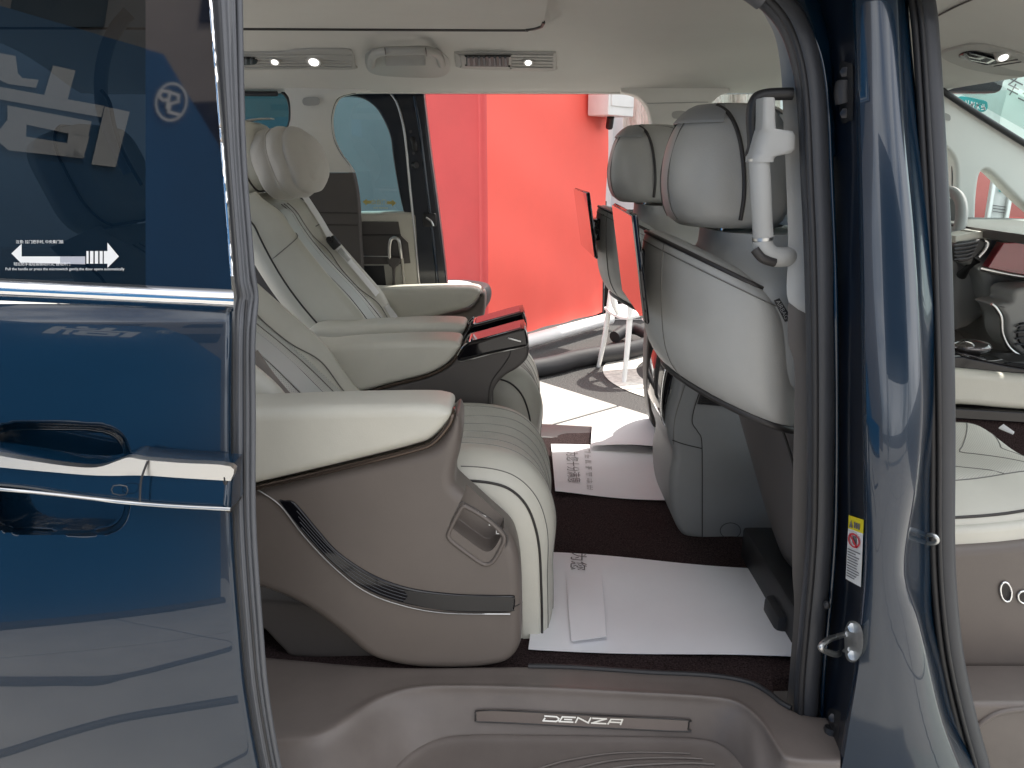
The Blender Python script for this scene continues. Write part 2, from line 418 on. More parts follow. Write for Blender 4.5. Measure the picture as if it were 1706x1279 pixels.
def look(px, py, back=0.004):
    """first surface met along a line of sight, nudged towards the viewer"""
    bpy.context.view_layer.update(); dg = bpy.context.evaluated_depsgraph_get()
    d = ray(px, py).normalized(); hit, loc, *_ = sc.ray_cast(dg, Vector((CX, CY, CZ)), d)
    return loc-d*back
def copy_tree(o, parent=None):
    c = o.copy(); COL.objects.link(c); c.parent = parent
    for ch in list(o.children): copy_tree(ch, c)
    return c
# ============================================================ SITE: ground, booth, things outside
o = mk('ground', [(-150, -150, 0), (150, -150, 0), (150, 150, 0), (-150, 150, 0)], [(0, 1, 2, 3)], asphalt, None, None); o['kind'] = 'structure'
# the site grid runs at about 50 degrees to the car
DA = Vector((0.64, -0.768, 0)).normalized(); DB = Vector((0.768, 0.64, 0)).normalized()
B0 = PZ(915, 641, 0).dot(DB)                      # edge of the slab field
A0 = PZ(980, 693, 0).dot(DA)                      # one visible joint
SL = 1.9; GAP = 0.022
def ab(a, b, z): return DA*a+DB*b+Vector((0, 0, z))
o = mk('pavement', [ab(A0-9*SL, B0-12*SL, .004), ab(A0+9*SL, B0-12*SL, .004), ab(A0+9*SL, B0, .004), ab(A0-9*SL, B0, .004)], [(0, 1, 2, 3)], joint, None, None); o['kind'] = 'structure'
pave = o
slab_me = None
for i in range(-9, 9):
    for j in range(1, 13):
        a0 = A0+i*SL; b0 = B0-j*SL
        if slab_me is None:
            bm = bmesh.new(); bmesh.ops.create_cube(bm, size=1)
            for v in bm.verts: v.co = Vector((v.co.x*(SL-GAP), v.co.y*(SL-GAP), v.co.z*0.02))
            bmesh.ops.bevel(bm, geom=list(bm.edges), offset=.004, segments=1, affect='EDGES')
            slab_me = bpy.data.meshes.new('slab'); bm.to_mesh(slab_me); bm.free(); slab_me.materials.append(concrete)
        s = bpy.data.objects.new('slab', slab_me); COL.objects.link(s); s.parent = pave
        s.location = ab(a0+SL/2, b0+SL/2, 0.002+random.uniform(-.001, .001)); s.rotation_euler = (0, 0, math.atan2(DA.y, DA.x))
# painted ring on the asphalt
rc = Vector((1.55, 4.2, .006)); V = []; Fc = []
for k in range(73):
    a = 2*math.pi*k/72
    V += [rc+Vector((math.cos(a), math.sin(a), 0))*.90, rc+Vector((math.cos(a), math.sin(a), 0))*.66]
Fc = [(2*k, 2*k+1, 2*k+3, 2*k+2) for k in range(72)]
o = mk('painted_ring', V, Fc, paintw, None, None); o['kind'] = 'structure'

# red booth: a corner at photo column 808, right face running away along DB
CORN = PZ(808, 606, 0)
RB = PZ(1003, 549, 0); DR = (RB-CORN); LR = DR.length; DR.normalize(); DLf = Vector((-0.80, 0.42, 0)).normalized()
booth = thing('red_booth', 'tall red canvas booth standing beyond the open far door', 'booth', CORN)
def wallpanel(name, p0, d, l, z0, z1, mat, th=.05):
    nrm = Vector((-d.y, d.x, 0))
    rnd = random.Random(len(name))
    def fn(u, v):
        z = lerp(z0, z1, v); w = .006*math.sin(z*9+u*7)+.012*math.exp(-(z-z0)*5)*math.sin(u*23)
        return p0+d*(l*u)-nrm*w+Vector((0, 0, z))
    return sheet(name, fn, 40, 60, mat, booth, 60, thick=nrm*th)
wallpanel('canvas_panel', CORN+DR*.012, DR, LR-.012, .16, 4.2, redtarp)
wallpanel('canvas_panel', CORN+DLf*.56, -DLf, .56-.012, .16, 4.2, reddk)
tube('corner_post', [CORN+Vector((0, 0, .1)), CORN+Vector((0, 0, 4.2))], .03, reddk, booth, smooth=False, res=12)
tube('base_pipe', [CORN+Vector((DR.y, -DR.x, 0))*.05-DR*.1+Vector((0, 0, .10)), CORN+DR*(LR+.04)+Vector((DR.y, -DR.x, 0))*.05+Vector((0, 0, .10))], .055, white, booth, smooth=False, res=16)
h0 = PZ(870, 632, 0); h1 = PZ(1085, 588, 0)
hp = [h0.lerp(h1, k/8)+Vector((0, 0, .066))+Vector((.03*math.sin(k*1.3), 0, 0)) for k in range(-2, 11)]
tag(tube('black_hose', hp, .066, hose, None, res=18), 'thick black hose lying on the ground along the red booth', 'hose')
hp = [PZ(1030, 585, 0)+Vector((0, .25, .06)), PZ(1060, 575, 0)+Vector((0, .2, .10)), PZ(1110, 590, 0)+Vector((0, .25, .06)), PZ(1160, 585, 0)+Vector((0, .3, .06))]
tag(tube('coiled_cable', hp, .05, hose, None, res=12), 'short black cable loop on the ground behind the white chair', 'cable')
# white junction box on the booth
bx_c = CORN+DR*(LR-.16)+Vector((DR.y, -DR.x, 0))*.12
jb = thing('junction_box', 'white electrical box fixed high on the red booth', 'electrical box', bx_c+Vector((0, 0, 1.78)))
rb = Matrix.Rotation(math.atan2(DR.y, DR.x), 3, 'Z')
box('housing', bx_c+Vector((0, 0, 2.06)), (.38, .2, .52), white, jb, .012, rb)
box('lid', bx_c+Vector((DR.y, -DR.x, 0))*.106+Vector((0, 0, 2.08)), (.33, .012, .42), white, jb, .004, rb)
tube('bracket', [bx_c+Vector((0, .08, 1.72)), bx_c+Vector((.0, 0, 1.80))], .03, blackp, jb, smooth=False)
gb_ = thing('grey_building', 'pale grey wall seen through the tinted glass of the far door', 'building', (-5.0, 9.0, 0))
box('wall', (-5.2, 9.0, 2.2), (8.4, .3, 4.4), M('pale_render', (.50, .52, .52), .85, var=(.8, .1)), gb_, .02)
box('plinth', (-5.2, 8.82, .2), (8.4, .1, .4), concrete, gb_, .02)
# white building behind, cloth awning, slatted rack
wb = thing('white_building', 'plain white wall standing behind the red booth', 'building', (3.0, 8.2, 0))
box('wall', (3.2, 8.3, 2.6), (6.0, .2, 5.2), whitew, wb, .01)
box('pilaster', (1.02, 8.12, 2.6), (.22, .16, 5.2), whitew, wb, .01)
def awn(u, v):
    p = lerp(1038, 1300, u); y = 7.2+.1*math.sin(u*20)+.06*math.sin(u*47)
    q = P(p, lerp(120, 212, v)+6*math.sin(u*9)*v, y); return q
awn_o = tag(sheet('cloth_awning', awn, 50, 14, cloth, None, thick=(0, .02, 0)), 'pale pink cloth awning hanging in front of the white wall', 'awning')
for ch_, px_ in (('上', 1218), ('汽', 1237)):
    text('banner_character', ch_, frame(P(px_, 181, 7.04), Vector((1, 0, -.05)), Vector((0, 0, 1))), .075, ink, awn_o)
rk = thing('slatted_rack', 'black rack with white slats behind the white plastic chair', 'rack', (1.05, 6.3, 0))
for px in (1004, 1096):
    q0 = P(px, 420, 6.2); box('post', (q0.x, 6.24, .55), (.05, .05, 1.1), blackp, rk, .004)
for k in range(7):
    q0 = P(1050, 440+k*19, 6.2); box('slat', (q0.x, 6.2, q0.z), (.42, .03, .045), white if k % 2 else blackp, rk, .004)
box('back_board', (P(1050, 500, 6.3).x, 6.3, .52), (.5, .04, 1.0), blackp, rk, .004)
# white plastic chair
g = Vector((.91, 4.26, 0))
chair = thing('plastic_chair', 'white plastic chair standing on the asphalt beside the black hose', 'chair', g)
cr = Matrix.Rotation(rad(17), 4, 'Z')
def CH(x, y, z): return g+(cr @ Vector((x, y, z)))
sh = .44
for (lx, ly, tx, ty) in ((-.22, -.22, -.16, -.16), (.22, -.22, .16, -.16), (-.22, .22, -.16, .16), (.22, .22, .16, .16)):
    top = .46 if lx > 0 else .62
    tube('leg', [CH(lx, ly, 0), CH((lx+tx)/2, (ly+ty)/2, .24), CH(tx, ty, top)], .019, white, chair, res=10, radii=[.8, 1.0, 1.15])
def seatf(u, v):
    x = lerp(-.2, .22, u); y = lerp(-.2, .2, v); return CH(x, y, sh+.02*((2*v-1)**2)+.02*math.sin(u*3.1)-.012)
sheet('seat', seatf, 16, 14, white, chair, thick=(0, 0, -.016))
def backf(u, v):
    a = lerp(-1.15, 1.15, u); r = .23; z = lerp(.60, .80, v)-.10*(1-math.cos(a))
    return CH(-.02-r*math.cos(a)*(.86+.1*v), r*math.sin(a), z)
sheet('backrest', backf, 22, 8, white, chair, thick=(.014, 0, 0))
for sy in (-1, 1):
    tube('arm', [CH(-.12, .215*sy, .66), CH(.05, .235*sy, .62), CH(.16, .2*sy, .52), CH(.17, .17*sy, .44)], .018, white, chair, res=8)
tube('back_rib', [CH(-.17, 0, .43), CH(-.215, 0, .52), CH(-.225, 0, .62)], .022, white, chair, res=8)
# round dark drum with a white disc beyond the far sliding door
dr = thing('drum_stool', 'round black drum stool with a white disc on top beside the far door', 'stool', (-.40, 3.6, 0))
c0 = P(752, 474, 3.6); zt = c0.z
prof = [(.19, 0), (.20, .05), (.19, .3), (.20, .55), (.235, zt-.10), (.245, zt-.05), (.235, zt-.012), (.20, zt), (.0005, zt)]
sp = catmull([Vector(p) for p in prof], 4); loops = []
for q in sp: loops.append([Vector((c0.x+q.x*math.cos(a), 3.6+q.x*math.sin(a), q.y)) for a in [2*math.pi*k/40 for k in range(40)]])
loft('drum', loops, rubberdk, dr)
loft('disc', [[Vector((c0.x+r*math.cos(a), 3.6+r*math.sin(a), z)) for a in [2*math.pi*k/36 for k in range(36)]] for r, z in ((.125, zt-.004), (.125, zt+.006), (.115, zt+.009))], white, dr)

# boards seen through the front windows
fb = thing('banner_wall', 'white banner wall with dark slanting lettering seen through the windscreen', 'banner', (5.0, 6.2, 0))
box('banner_sheet', (5.6, 6.2, 2.2), (5.4, .04, 4.4), pale, fb, .006)
def FB(px, py): return P(px, py, 6.165)
a0 = FB(1640, 128); a1 = FB(1760, 172)
text('lettering', '30万车主选择', frame((FB(1700, 153)), (FB(1740, 178)-FB(1640, 128)), Vector((0, 0, 1))), .16, ink, fb)
V0 = [FB(1634, 122), FB(1650, 126), FB(1641, 138)]; plate('lettering', [V0], ink, fb)
def clf(u, v): 
    q = P(lerp(1565, 1672, u), lerp(128, 206, v)+lerp(0, 14, u)*(1-v), 5.6); return Vector((q.x, 5.6+.05*math.sin(u*11+v*3), q.z))
tag(sheet('cloth_canopy', clf, 30, 10, pale, None, thick=(0, .02, 0)), 'pale draped canopy edge seen through the top of the windscreen', 'canopy')
ts = thing('teal_sign', 'teal rounded sign with white lettering seen through the windscreen', 'sign', P(1626, 175, 5.4))
pxprism('board', [(1602, 160), (1640, 167), (1646, 174), (1644, 183), (1634, 186), (1604, 178), (1599, 170)], 5.40, 5.43, .006, teal, ts)
rt = random.Random(5)
for k in range(4):
    sx0 = 1608+k*9.0; sy0 = 167.5+k*2.0
    plate('sign_character', strokes([[(sx0, sy0+rt.uniform(0, 9)), (sx0+6.5, sy0+rt.uniform(0, 9))] for _ in range(3)]+[[(sx0+rt.uniform(1, 6), sy0), (sx0+rt.uniform(1, 6), sy0+10)] for _ in range(2)], 1.2, lambda x, y: P(x, y, 5.392)), white, ts)
pw = thing('pink_partition', 'low pink partition seen through the windscreen beyond the steering wheel', 'partition', (5.2, 5.9, 0))
box('panel', (P(1690, 250, 5.9).x, 5.95, P(1690, 262, 5.9).z-.25), (.9, .05, .62), M('pink_panel', (.62, .22, .20), .7, var=(2, .1)), pw, .006)
box('base', (P(1690, 250, 5.9).x, 5.95, .15), (.9, .2, .3), whitew, pw, .01)
st = thing('display_stand', 'white display stand with grey posts beyond the far front window', 'display stand', (3.9, 4.6, 0))
for px in (1652, 1683):
    q = P(px, 320, 4.6); box('post', (q.x, 4.6, .72), (.03, .03, 1.44), satin, st, .004)
q0, q1 = P(1655, 320, 4.6), P(1682, 320, 4.6)
box('poster', ((q0.x+q1.x)/2, 4.62, .75), (q1.x-q0.x, .012, 1.36), boardw, st, .002)
plate('poster_block', [[P(1664, 314, 4.60), P(1680, 316, 4.60), P(1680, 321, 4.60), P(1664, 319, 4.60)]], teal, st)
plate('poster_block', [[P(1654, 301+k*5, 4.60), P(1676, 304+k*5, 4.60), P(1676, 305.5+k*5, 4.60), P(1654, 302.5+k*5, 4.60)] for k in (0, 1, 8, 9, 10)], ink, st)
rs = thing('red_plinth', 'low red plinth beyond the far front quarter window', 'plinth', (4.6, 5.2, 0))
q = P(1690, 370, 5.2); box('block', (q.x, 5.25, q.z/2), (1.3, .3, q.z+.05), reddk, rs, .01)

# blue event board behind the camera, mirrored in the paint and glass of the near door
# outer skin of the near door as a function of photo row (shared with the door builder)
YP = [(470, -.116), (505, -.124), (540, -.140), (590, -.153), (660, -.163), (800, -.185), (950, -.212), (1050, -.228), (1130, -.236), (1279, -.240), (1450, -.232)]
def doory(px, py): return interp(YP, py)+.00000012*(px-200)**2
def door_ground(px, py):
    """ground point mirrored at a spot of the lower door"""
    p = P(px, py, doory(px, py)); a = P(px+2, py, doory(px+2, py))-p; b = P(px, py+2, doory(px, py+2))-p; n = a.cross(b).normalized()
    d = ray(px, py).normalized(); r = d-n*(2*d.dot(n)); t = -p.z/r.z if r.z < -.02 else 12.0
    return p+r*t
G0, G1 = door_ground(20, 1046), door_ground(370, 1003)
BD = (G1-G0); BD.z = 0; BD.normalize(); BN = Vector((-BD.y, BD.x, 0)); BN = BN if BN.y > 0 else -BN
print('board', G0, G1)
def winpt(px, py): return P(px, py, -.118+(478-py)/478*.078)
wn = Vector((0, -1, .238)).normalized()
def refl(px, py):
    p = winpt(px, py); d = ray(px, py).normalized(); r = d-wn*(2*d.dot(wn)); t = (G0-p).dot(BN)/r.dot(BN)
    return p+r*t
bb = thing('blue_board', 'tall blue event board with white characters mirrored in the near door', 'board', G0)
e = .03
topa, topb, topc = refl(-150, -20), refl(290, 132), refl(385, 290)
bo = [(G0-BD*3.0, 0), (topc+BD*1.2, 0), (topc+BD*1.2, 2.2), (topc, topc.z), (topb, topb.z), (topa, topa.z), (topa-BD*2.5, topa.z+.6), (G0-BD*3.0-BD*0, topa.z+.6)]
fl = [Vector((p.x, p.y, z))-BN*((p-G0).dot(BN)) for p, z in bo]; m_ = len(fl)
mk('panel', fl+[p-BN*.12 for p in fl], [tuple(range(m_)), tuple(range(m_, 2*m_))]+[(k, (k+1) % m_, m_+(k+1) % m_, m_+k) for k in range(m_)], boardblue, bb, 30)
kp = [G0-BD*3.0, G0-BD*((G0-topc).dot(BD))+BD*1.2]
for p in kp: p.z = .05
tube('base_rail', [kp[0]+BN*.05, kp[1]+BN*.05], .07, hose, bb, smooth=False, res=10)
tag(tube('ground_cable', [door_ground(x, y)+Vector((0, 0, .02)) for x, y in ((-150, 1136), (0, 1141), (100, 1140), (200, 1131), (300, 1106), (395, 1080))], .034, hose, None, res=8), 'black cable on the paving mirrored in the lower near door', 'cable')
tag(tube('ground_cable', [door_ground(x, y)+Vector((0, 0, .015)) for x, y in ((-150, 1300), (0, 1262), (100, 1230), (200, 1203), (300, 1186), (410, 1168))], .022, hose, None, res=8), 'thin black cable on the paving mirrored near the bottom of the near door', 'cable')
def RG(pts): return [refl(x/2, y/2)+BN*e*.5 for x, y in pts]
gl = [[(5, 232), (80, 250), (90, 310), (105, 326), (160, 335), (152, 362), (60, 345), (20, 325), (8, 300)],
      [(205, 288), (280, 308), (258, 408), (180, 388)], [(-120, 318), (380, 434), (372, 472), (-120, 362)],
      [(382, 436), (465, 458), (425, 645), (345, 632)],
      [(60, 418), (340, 485), (330, 540), (62, 470)], [(60, 470), (126, 486), (126, 530), (34, 540), (38, 500)],
      [(266, 520), (335, 536), (318, 608), (258, 600)], [(34, 540), (126, 528), (262, 556), (322, 604), (316, 610), (70, 572)],
      [(-30, 400), (20, 405), (8, 520), (22, 562), (-30, 555)], [(-150, 240), (-60, 262), (-80, 540), (-170, 520)]]
plate('character_stroke', [RG(p) for p in gl[:1]], boardw, bb)
for p in gl[1:]: plate('character_stroke', [RG(p)], boardw, bb)
ring = []
for k in range(48):
    a, b = 2*math.pi*k/48, 2*math.pi*(k+1)/48
    ring.append(RG([(606+rx*math.cos(t), 430+ry*math.sin(t)) for t, rx, ry in ((a, 53, 66), (b, 53, 66), (b, 47, 59), (a, 47, 59))]))
plate('round_emblem', ring, boardw, bb)
plate('emblem_strokes', strokes([[(592, 448), (600, 396), (572, 390), (564, 408), (578, 424), (596, 420)], [(606, 400), (628, 408), (628, 430), (602, 436), (596, 464), (630, 474)]], 9,
      lambda x, y: refl(x/2, y/2)+BN*e*.6), boardw, bb)

bd_ = thing('brown_building', 'tall brown-grey building mirrored above the blue board in the door glass', 'building', (-9, -10, 0))
box('wall', (-9.5, -10.5, 6), (17, .6, 12), M('brown_render', (.23, .20, .175), .85, var=(.6, .15)), bd_, .02)
for i in range(5):
    for j in range(3): box('window', (-16+i*3.0, -10.18, 3.2+j*3.0), (1.5, .06, 1.6), gloss, bd_, .01)
gt = thing('added_gantry', 'added unseen dark gantry that puts a dark reflection into the centre pillar', 'gantry', (4.2, -5.4, 0))  # made-up gantry behind the camera, darkens the pillar's reflection
box('header', (4.2, -5.4, 3.0), (6.6, .35, 1.9), M('gantry_cloth', (.02, .025, .04), .7, var=(1, .2)), gt, .02)
for x in (1.0, 7.4): box('post', (x, -5.4, 1.02), (.3, .3, 2.04), satin, gt, .02)
# ============================================================ THE VAN
van = thing('minivan', 'dark blue minivan seen through its open side door, cream interior', 'car', (0, .98, .45))

# ---- headliner: (y,z) section, seen from below
HT = [(.10, 1.690), (.20, 1.745), (.32, 1.790), (.60, 1.815), (1.05, 1.815), (1.25, 1.800), (1.42, 1.778), (1.55, 1.745), (1.66, 1.708), (1.745, 1.684)]
def hz(y, x=0):
    a = interp(HT, y); return lerp(a, min(a, 1.695), sst(.95, 1.5, x))
def hfn(u, v):
    x = lerp(-1.5, 1.50, u); y = lerp(.10, 1.75, v)
    return (x, y, hz(y, x))
head = sheet('headliner', hfn, 90, 50, liner, van, thick=(0, 0, .012))
# roof skin above it
sheet('roof', lambda u, v: (lerp(-1.6, 1.50, u), lerp(.02, 1.94, v), 1.90-.14*abs(2*v-1)**3-.04*sst(.95, 1.5, lerp(-1.6, 1.5, u))), 20, 20, navy, van, thick=(0, 0, -.012))
# sun-shade panel whose edge makes the dark lip
shp = [K(-1.45, .40), K(.02, .40), (.06, .46), (.075, .6), (.08, 1.0), (.070, 1.08), (.04, 1.115), (-.02, 1.125), (-.6, 1.105), K(-1.45, 1.085)]
pl2 = catmull([(p[0], 1) if isinstance(p[0], tuple) else p for p in shp], 5, True)
mk('shade_panel', [(p.x, p.y, z) for z in (1.803, 1.796, 1.83) for p in pl2], [tuple(range(len(pl2), 2*len(pl2)))]+[(k, (k+1) % len(pl2), len(pl2)+(k+1) % len(pl2), len(pl2)+k) for k in range(len(pl2))]+[(k, (k+1) % len(pl2), 2*len(pl2)+(k+1) % len(pl2), 2*len(pl2)+k) for k in range(len(pl2))], liner, head)
tube('shade_lip', [(p.x, p.y+.002, 1.7945) for p in pl2 if p.y > .95 and p.x < .085], .0042, piping, head, res=6, n=1)
# helper: a point on the headliner seen at a pixel
def hl(px, py, off=0.0):
    d = ray(px, py); t = 1.2
    for _ in range(900):
        q = Vector((0, CY, CZ))+d*t
        if q.z > hz(min(1.745, max(.1, q.y)), q.x)-off: break
        t += .003
    return q
def hlpoly(pts, off, n=4):
    return [hl(p[0], p[1], off) for p in catmull([tuple(map(float, p)) for p in pts], n, True)]
def hlplate(name, pts, off, th, mat, parent, n=4):
    a = hlpoly(pts, off, n); c = sum(a, Vector())/len(a); m = len(a)
    nn = Vector((0, -.35, -.94)).normalized()
    V = [q-nn*th for q in a]+[q+nn*.0 for q in a]+[c+(q-c)*.965+nn*.003 for q in a]
    Fc = [(k, (k+1) % m, m+(k+1) % m, m+k) for k in range(m)]+[(m+k, m+(k+1) % m, 2*m+(k+1) % m, 2*m+k) for k in range(m)]+[tuple(range(2*m, 3*m))]
    return mk(name, V, Fc, mat, parent, 50)
# roof vent panels
vp = hlplate('vent_panel', [(758, 90), (764, 87), (840, 87), (918, 87), (926, 91), (926, 110), (921, 117), (840, 116), (768, 113), (759, 106)], .004, .02, linerg, head)
for k in range(5):
    tube('rib', [hl(852, 91+k*5.2, .009), hl(888, 91.4+k*5.2, .009), hl(921, 92+k*5.2, .009)], .0022, linerg, vp, res=6)
hlplate('vent_frame', [(767, 92), (770, 91), (848, 91), (851, 94), (850, 112), (847, 114), (772, 112), (768, 109)], .009, .006, linerg, vp)
hlplate('vent_opening', [(777, 94), (779, 93), (846, 93), (848, 95), (847, 109), (845, 110), (780, 109), (777, 107)], .0145, .003, blackp, vp)
for k in range(8):
    tube('fin', [hl(780+k*8.8, 95, .021), hl(781+k*8.8, 108, .021)], .0042, rubber, vp, smooth=False, res=6)
def lampat(px, py, r, par, name='reading_lamp'):
    c = hl(px, py, .012); nn = Vector((0, -.55, -.83)).normalized(); a = Vector((1, 0, 0)); b = nn.cross(a)
    L = lambda rr, h: [c+a*rr*math.cos(t)+b*rr*math.sin(t)+nn*h for t in [2*math.pi*k/20 for k in range(20)]]
    h = loft(name, [L(r*1.6, -.012), L(r*1.55, .002), L(r*1.35, .006), L(r*1.1, .005)], linerg, par)
    return h, loft('lens', [L(r, .003), L(r*.9, .008), L(r*.5, .0105), L(.0005, .011)], lamp, h if par is head else par)
lampat(880, 102, .011, vp)
vp2 = hlplate('vent_panel', [(380, 90), (430, 87), (470, 86), (500, 82), (540, 81), (578, 82), (588, 88), (592, 108), (588, 115), (500, 114), (420, 115), (380, 114)], .004, .02, linerg, head)
for k in range(5):
    tube('rib', [hl(400, 92+k*5, .009), hl(480, 91.6+k*5, .009), hl(540, 91+k*5, .009), hl(586, 91.5+k*5, .009)], .0022, linerg, vp2, res=6)
hlplate('vent_opening', [(385, 97), (424, 97), (425, 106), (385, 106)], .0105, .003, blackp, vp2)
for k in range(4): tube('fin', [hl(392+k*9, 97, .016), hl(392+k*9, 106, .016)], .004, rubber, vp2, smooth=False, res=6)
lampat(458, 101, .011, vp2); lampat(523, 101, .0165, vp2)
# folding grab handle
gb = hlplate('grab_recess', [(608, 95), (616, 85), (634, 80), (700, 80), (728, 83), (742, 92), (750, 104), (746, 122), (722, 129), (640, 126), (614, 118)], .0025, .006, linerg, head)
hd = tube('grab_handle', [hl(619, 108, .010), hl(621, 94, .02), hl(636, 86, .034), hl(675, 84, .036), hl(712, 84, .034), hl(730, 91, .02), hl(736, 107, .010)], .0125, linerg, head, res=12)
box('grip_pad', hl(675, 99, .018), (.125, .012, .038), linerg, gb, .005, Matrix.Rotation(rad(25), 3, 'X'))
for px in (641, 709): tube('grip_seam', [hl(px, 79.5, .044), hl(px+1, 86, .050), hl(px+2, 93, .040)], .0016, piping, hd, res=6)
# front roof parts
def hp2(name, pts, off, th, mat): return hlplate(name, pts, off, th, mat, head)
oc = hp2('overhead_console', [(1566, 92), (1600, 78), (1640, 75), (1720, 96), (1760, 112), (1760, 124), (1690, 126), (1610, 113)], .006, .03, linerg)
hlplate('switch_panel', [(1597, 93), (1618, 87), (1660, 98), (1663, 101), (1645, 107), (1610, 98)], .012, .004, gloss, oc)
lampat(1671, 93, .012, oc)
for k in range(2): tube('switch_seam', [hl(1648+k*8, 107+k*3, .014), hl(1695+k*6, 99+k*4, .014)], .0015, piping, oc, res=6)
tube('roof_seam', [hl(1550, 33, .004), hl(1590, 12, .004), hl(1640, -10, .004)], .0022, piping, head, res=6)

# ---- floor and carpet
r0 = [(380, 1092), (640, 1112), (900, 1112), (1080, 1122), (1180, 1127), (1245, 1138), (1285, 1160), (1312, 1180), (1340, 1192), (1420, 1200)]
def flo(u, v):
    x = lerp(-1.4, 2.0, u); px = 853+x*955
    ys = PZ(px, interp(r0, px), .452).y-.012 if 400 < px < 1330 else .215
    y = lerp(ys, 1.70, v)
    return (x, y, .450+.0015*math.sin(x*31+y*17))
floor = sheet('floor_carpet', flo, 120, 40, carpet, van, thick=(0, 0, -.03))
# mat edge binding at the sill
tube('carpet_binding', [PZ(px, py, .463) for px, py in ((880, 1110), (960, 1112), (1080, 1120), (1180, 1125), (1245, 1136), (1280, 1154), (1300, 1170), (1318, 1180))], .006, rubberdk, floor)

# ---- near sill trim
r1 = [(380, 1232), (460, 1229), (530, 1222), (575, 1200), (625, 1168), (680, 1149), (740, 1144), (900, 1147), (1060, 1155), (1180, 1162), (1230, 1172), (1265, 1200), (1292, 1240), (1308, 1262), (1420, 1270)]
r2 = [(380, 1420), (560, 1400), (640, 1310), (680, 1266), (725, 1240), (780, 1232), (900, 1232), (1060, 1234), (1160, 1237), (1205, 1250), (1240, 1290), (1262, 1340), (1420, 1400)]
def silf(u, v):
    px = lerp(380, 1400, u)
    p0 = PZ(px, interp(r0, px), .461)
    q1 = PZ(px, interp(r1, px), .462); q2 = PZ(px, interp(r2, px), .372)
    q3 = PZ(px, interp(r2, px)+150, .362)
    pts = [Vector((p0.x, p0.y+.006, .440)), p0, p0.lerp(q1, .45), p0.lerp(q1, .8), q1+Vector((0, 0, .001)), q1.lerp(q2, .12)+Vector((0, 0, -.004)), q1.lerp(q2, .5), q1.lerp(q2, .88), q2+Vector((0, 0, .006)), q2.lerp(q3, .2), q3, q3+Vector((0, -.02, -.05))]
    k = v*(len(pts)-1); i = min(int(k), len(pts)-2); t = k-i
    a = pts[max(i-1, 0)]; b = pts[i]; c = pts[i+1]; d = pts[min(i+2, len(pts)-1)]
    return 0.5*((2*b)+(c-a)*t+(2*a-5*b+4*c-d)*t*t+(3*b-a-3*c+d)*t**3)
sill = sheet('sill_trim', silf, 110, 66, silltrim, van, 80, thick=(0, 0, -.02))
def silpt(px, py):            # point on the sloping face
    q1 = PZ(px, interp(r1, px), .462); q2 = PZ(px, interp(r2, px), .372)
    d = ray(px, py); n = (q2-q1).cross(Vector((1, 0, 0))).normalized()
    t = (q1-Vector((0, CY, CZ))).dot(n)/d.dot(n); return Vector((0, CY, CZ))+d*t
def towards(p, k): return p+(Vector((0, CY, CZ))-p).normalized()*k
def slp(pts, k, n=4): return [towards(silpt(p[0], p[1]), k) for p in catmull([p if isinstance(p[0], tuple) else tuple(map(float, p)) for p in pts], n, True)]
def slab3(name, loop, th, mat, parent, dirv=None):
    """a thin slab from a 3D loop, thickened away from the camera"""
    m = len(loop); c = sum(loop, Vector())/m; dv = (c-Vector((0, CY, CZ))).normalized()*th if dirv is None else Vector(dirv)*th
    V = loop+[q+dv for q in loop]
    return mk(name, V, [tuple(range(m)), tuple(range(m, 2*m))]+[(k, (k+1) % m, m+(k+1) % m, m+k) for k in range(m)], mat, parent, 50)
spl = slab3('sill_plate', slp([(793, 1190), (797, 1184), (850, 1184), (1000, 1192), (1140, 1199), (1147, 1203), (1146, 1214), (1140, 1218), (1000, 1212), (850, 1204), (797, 1202), (793, 1198)], .006), .008, M('sill_plate_metal', (.13, .108, .098), .32, metal=.35, var=(12, .08)), sill)
lp = slp([(793, 1190), (797, 1184), (850, 1184), (1000, 1192), (1140, 1199), (1147, 1203), (1146, 1214), (1140, 1218), (1000, 1212), (850, 1204), (797, 1202), (793, 1198)], .0055)
tube('plate_edge', lp, .0016, piping, spl, res=6, n=1, closed=True)
# lettering, wide strokes
def LT(x, y): return towards(silpt(905+x, 1192.5+y+x*.047), .0088)
let = {'D': [[(2.5, 4), (0, 8), (21, 8.2), (25, 6), (26, 3), (22, .4), (3, 0)]], 'E': [[(26, 0), (5, 0), (0, 8), (22, 8)], [(9, 4), (20, 4)]],
       'N': [[(0, 8), (4, 0), (21, 8), (25, 0)]], 'Z': [[(2, 0), (24, 0), (0, 8), (23, 8)]], 'A': [[(0, 8), (5, .5), (24, 0), (21, 8)], [(3, 5), (21, 5)]]}
for k, ch in enumerate('DENZA'):
    pol = strokes([[(x+k*27 if k else x, y) for x, y in l] for l in let[ch]], 2.5, LT)
    plate('letter_'+ch.lower() if False else 'letter', pol, satin, spl)
for k in range(3):
    tube('tread_groove', [PZ(870+k*25-k*k*8, 1290+k*16, .373), PZ(930+k*20, 1270+k*13, .373), PZ(1000+k*18, 1257+k*10, .373), PZ(1060+k*40, 1253+k*9, .373), PZ(1150+k*20, 1255+k*9, .373)], .0022, brown, sill, res=6)

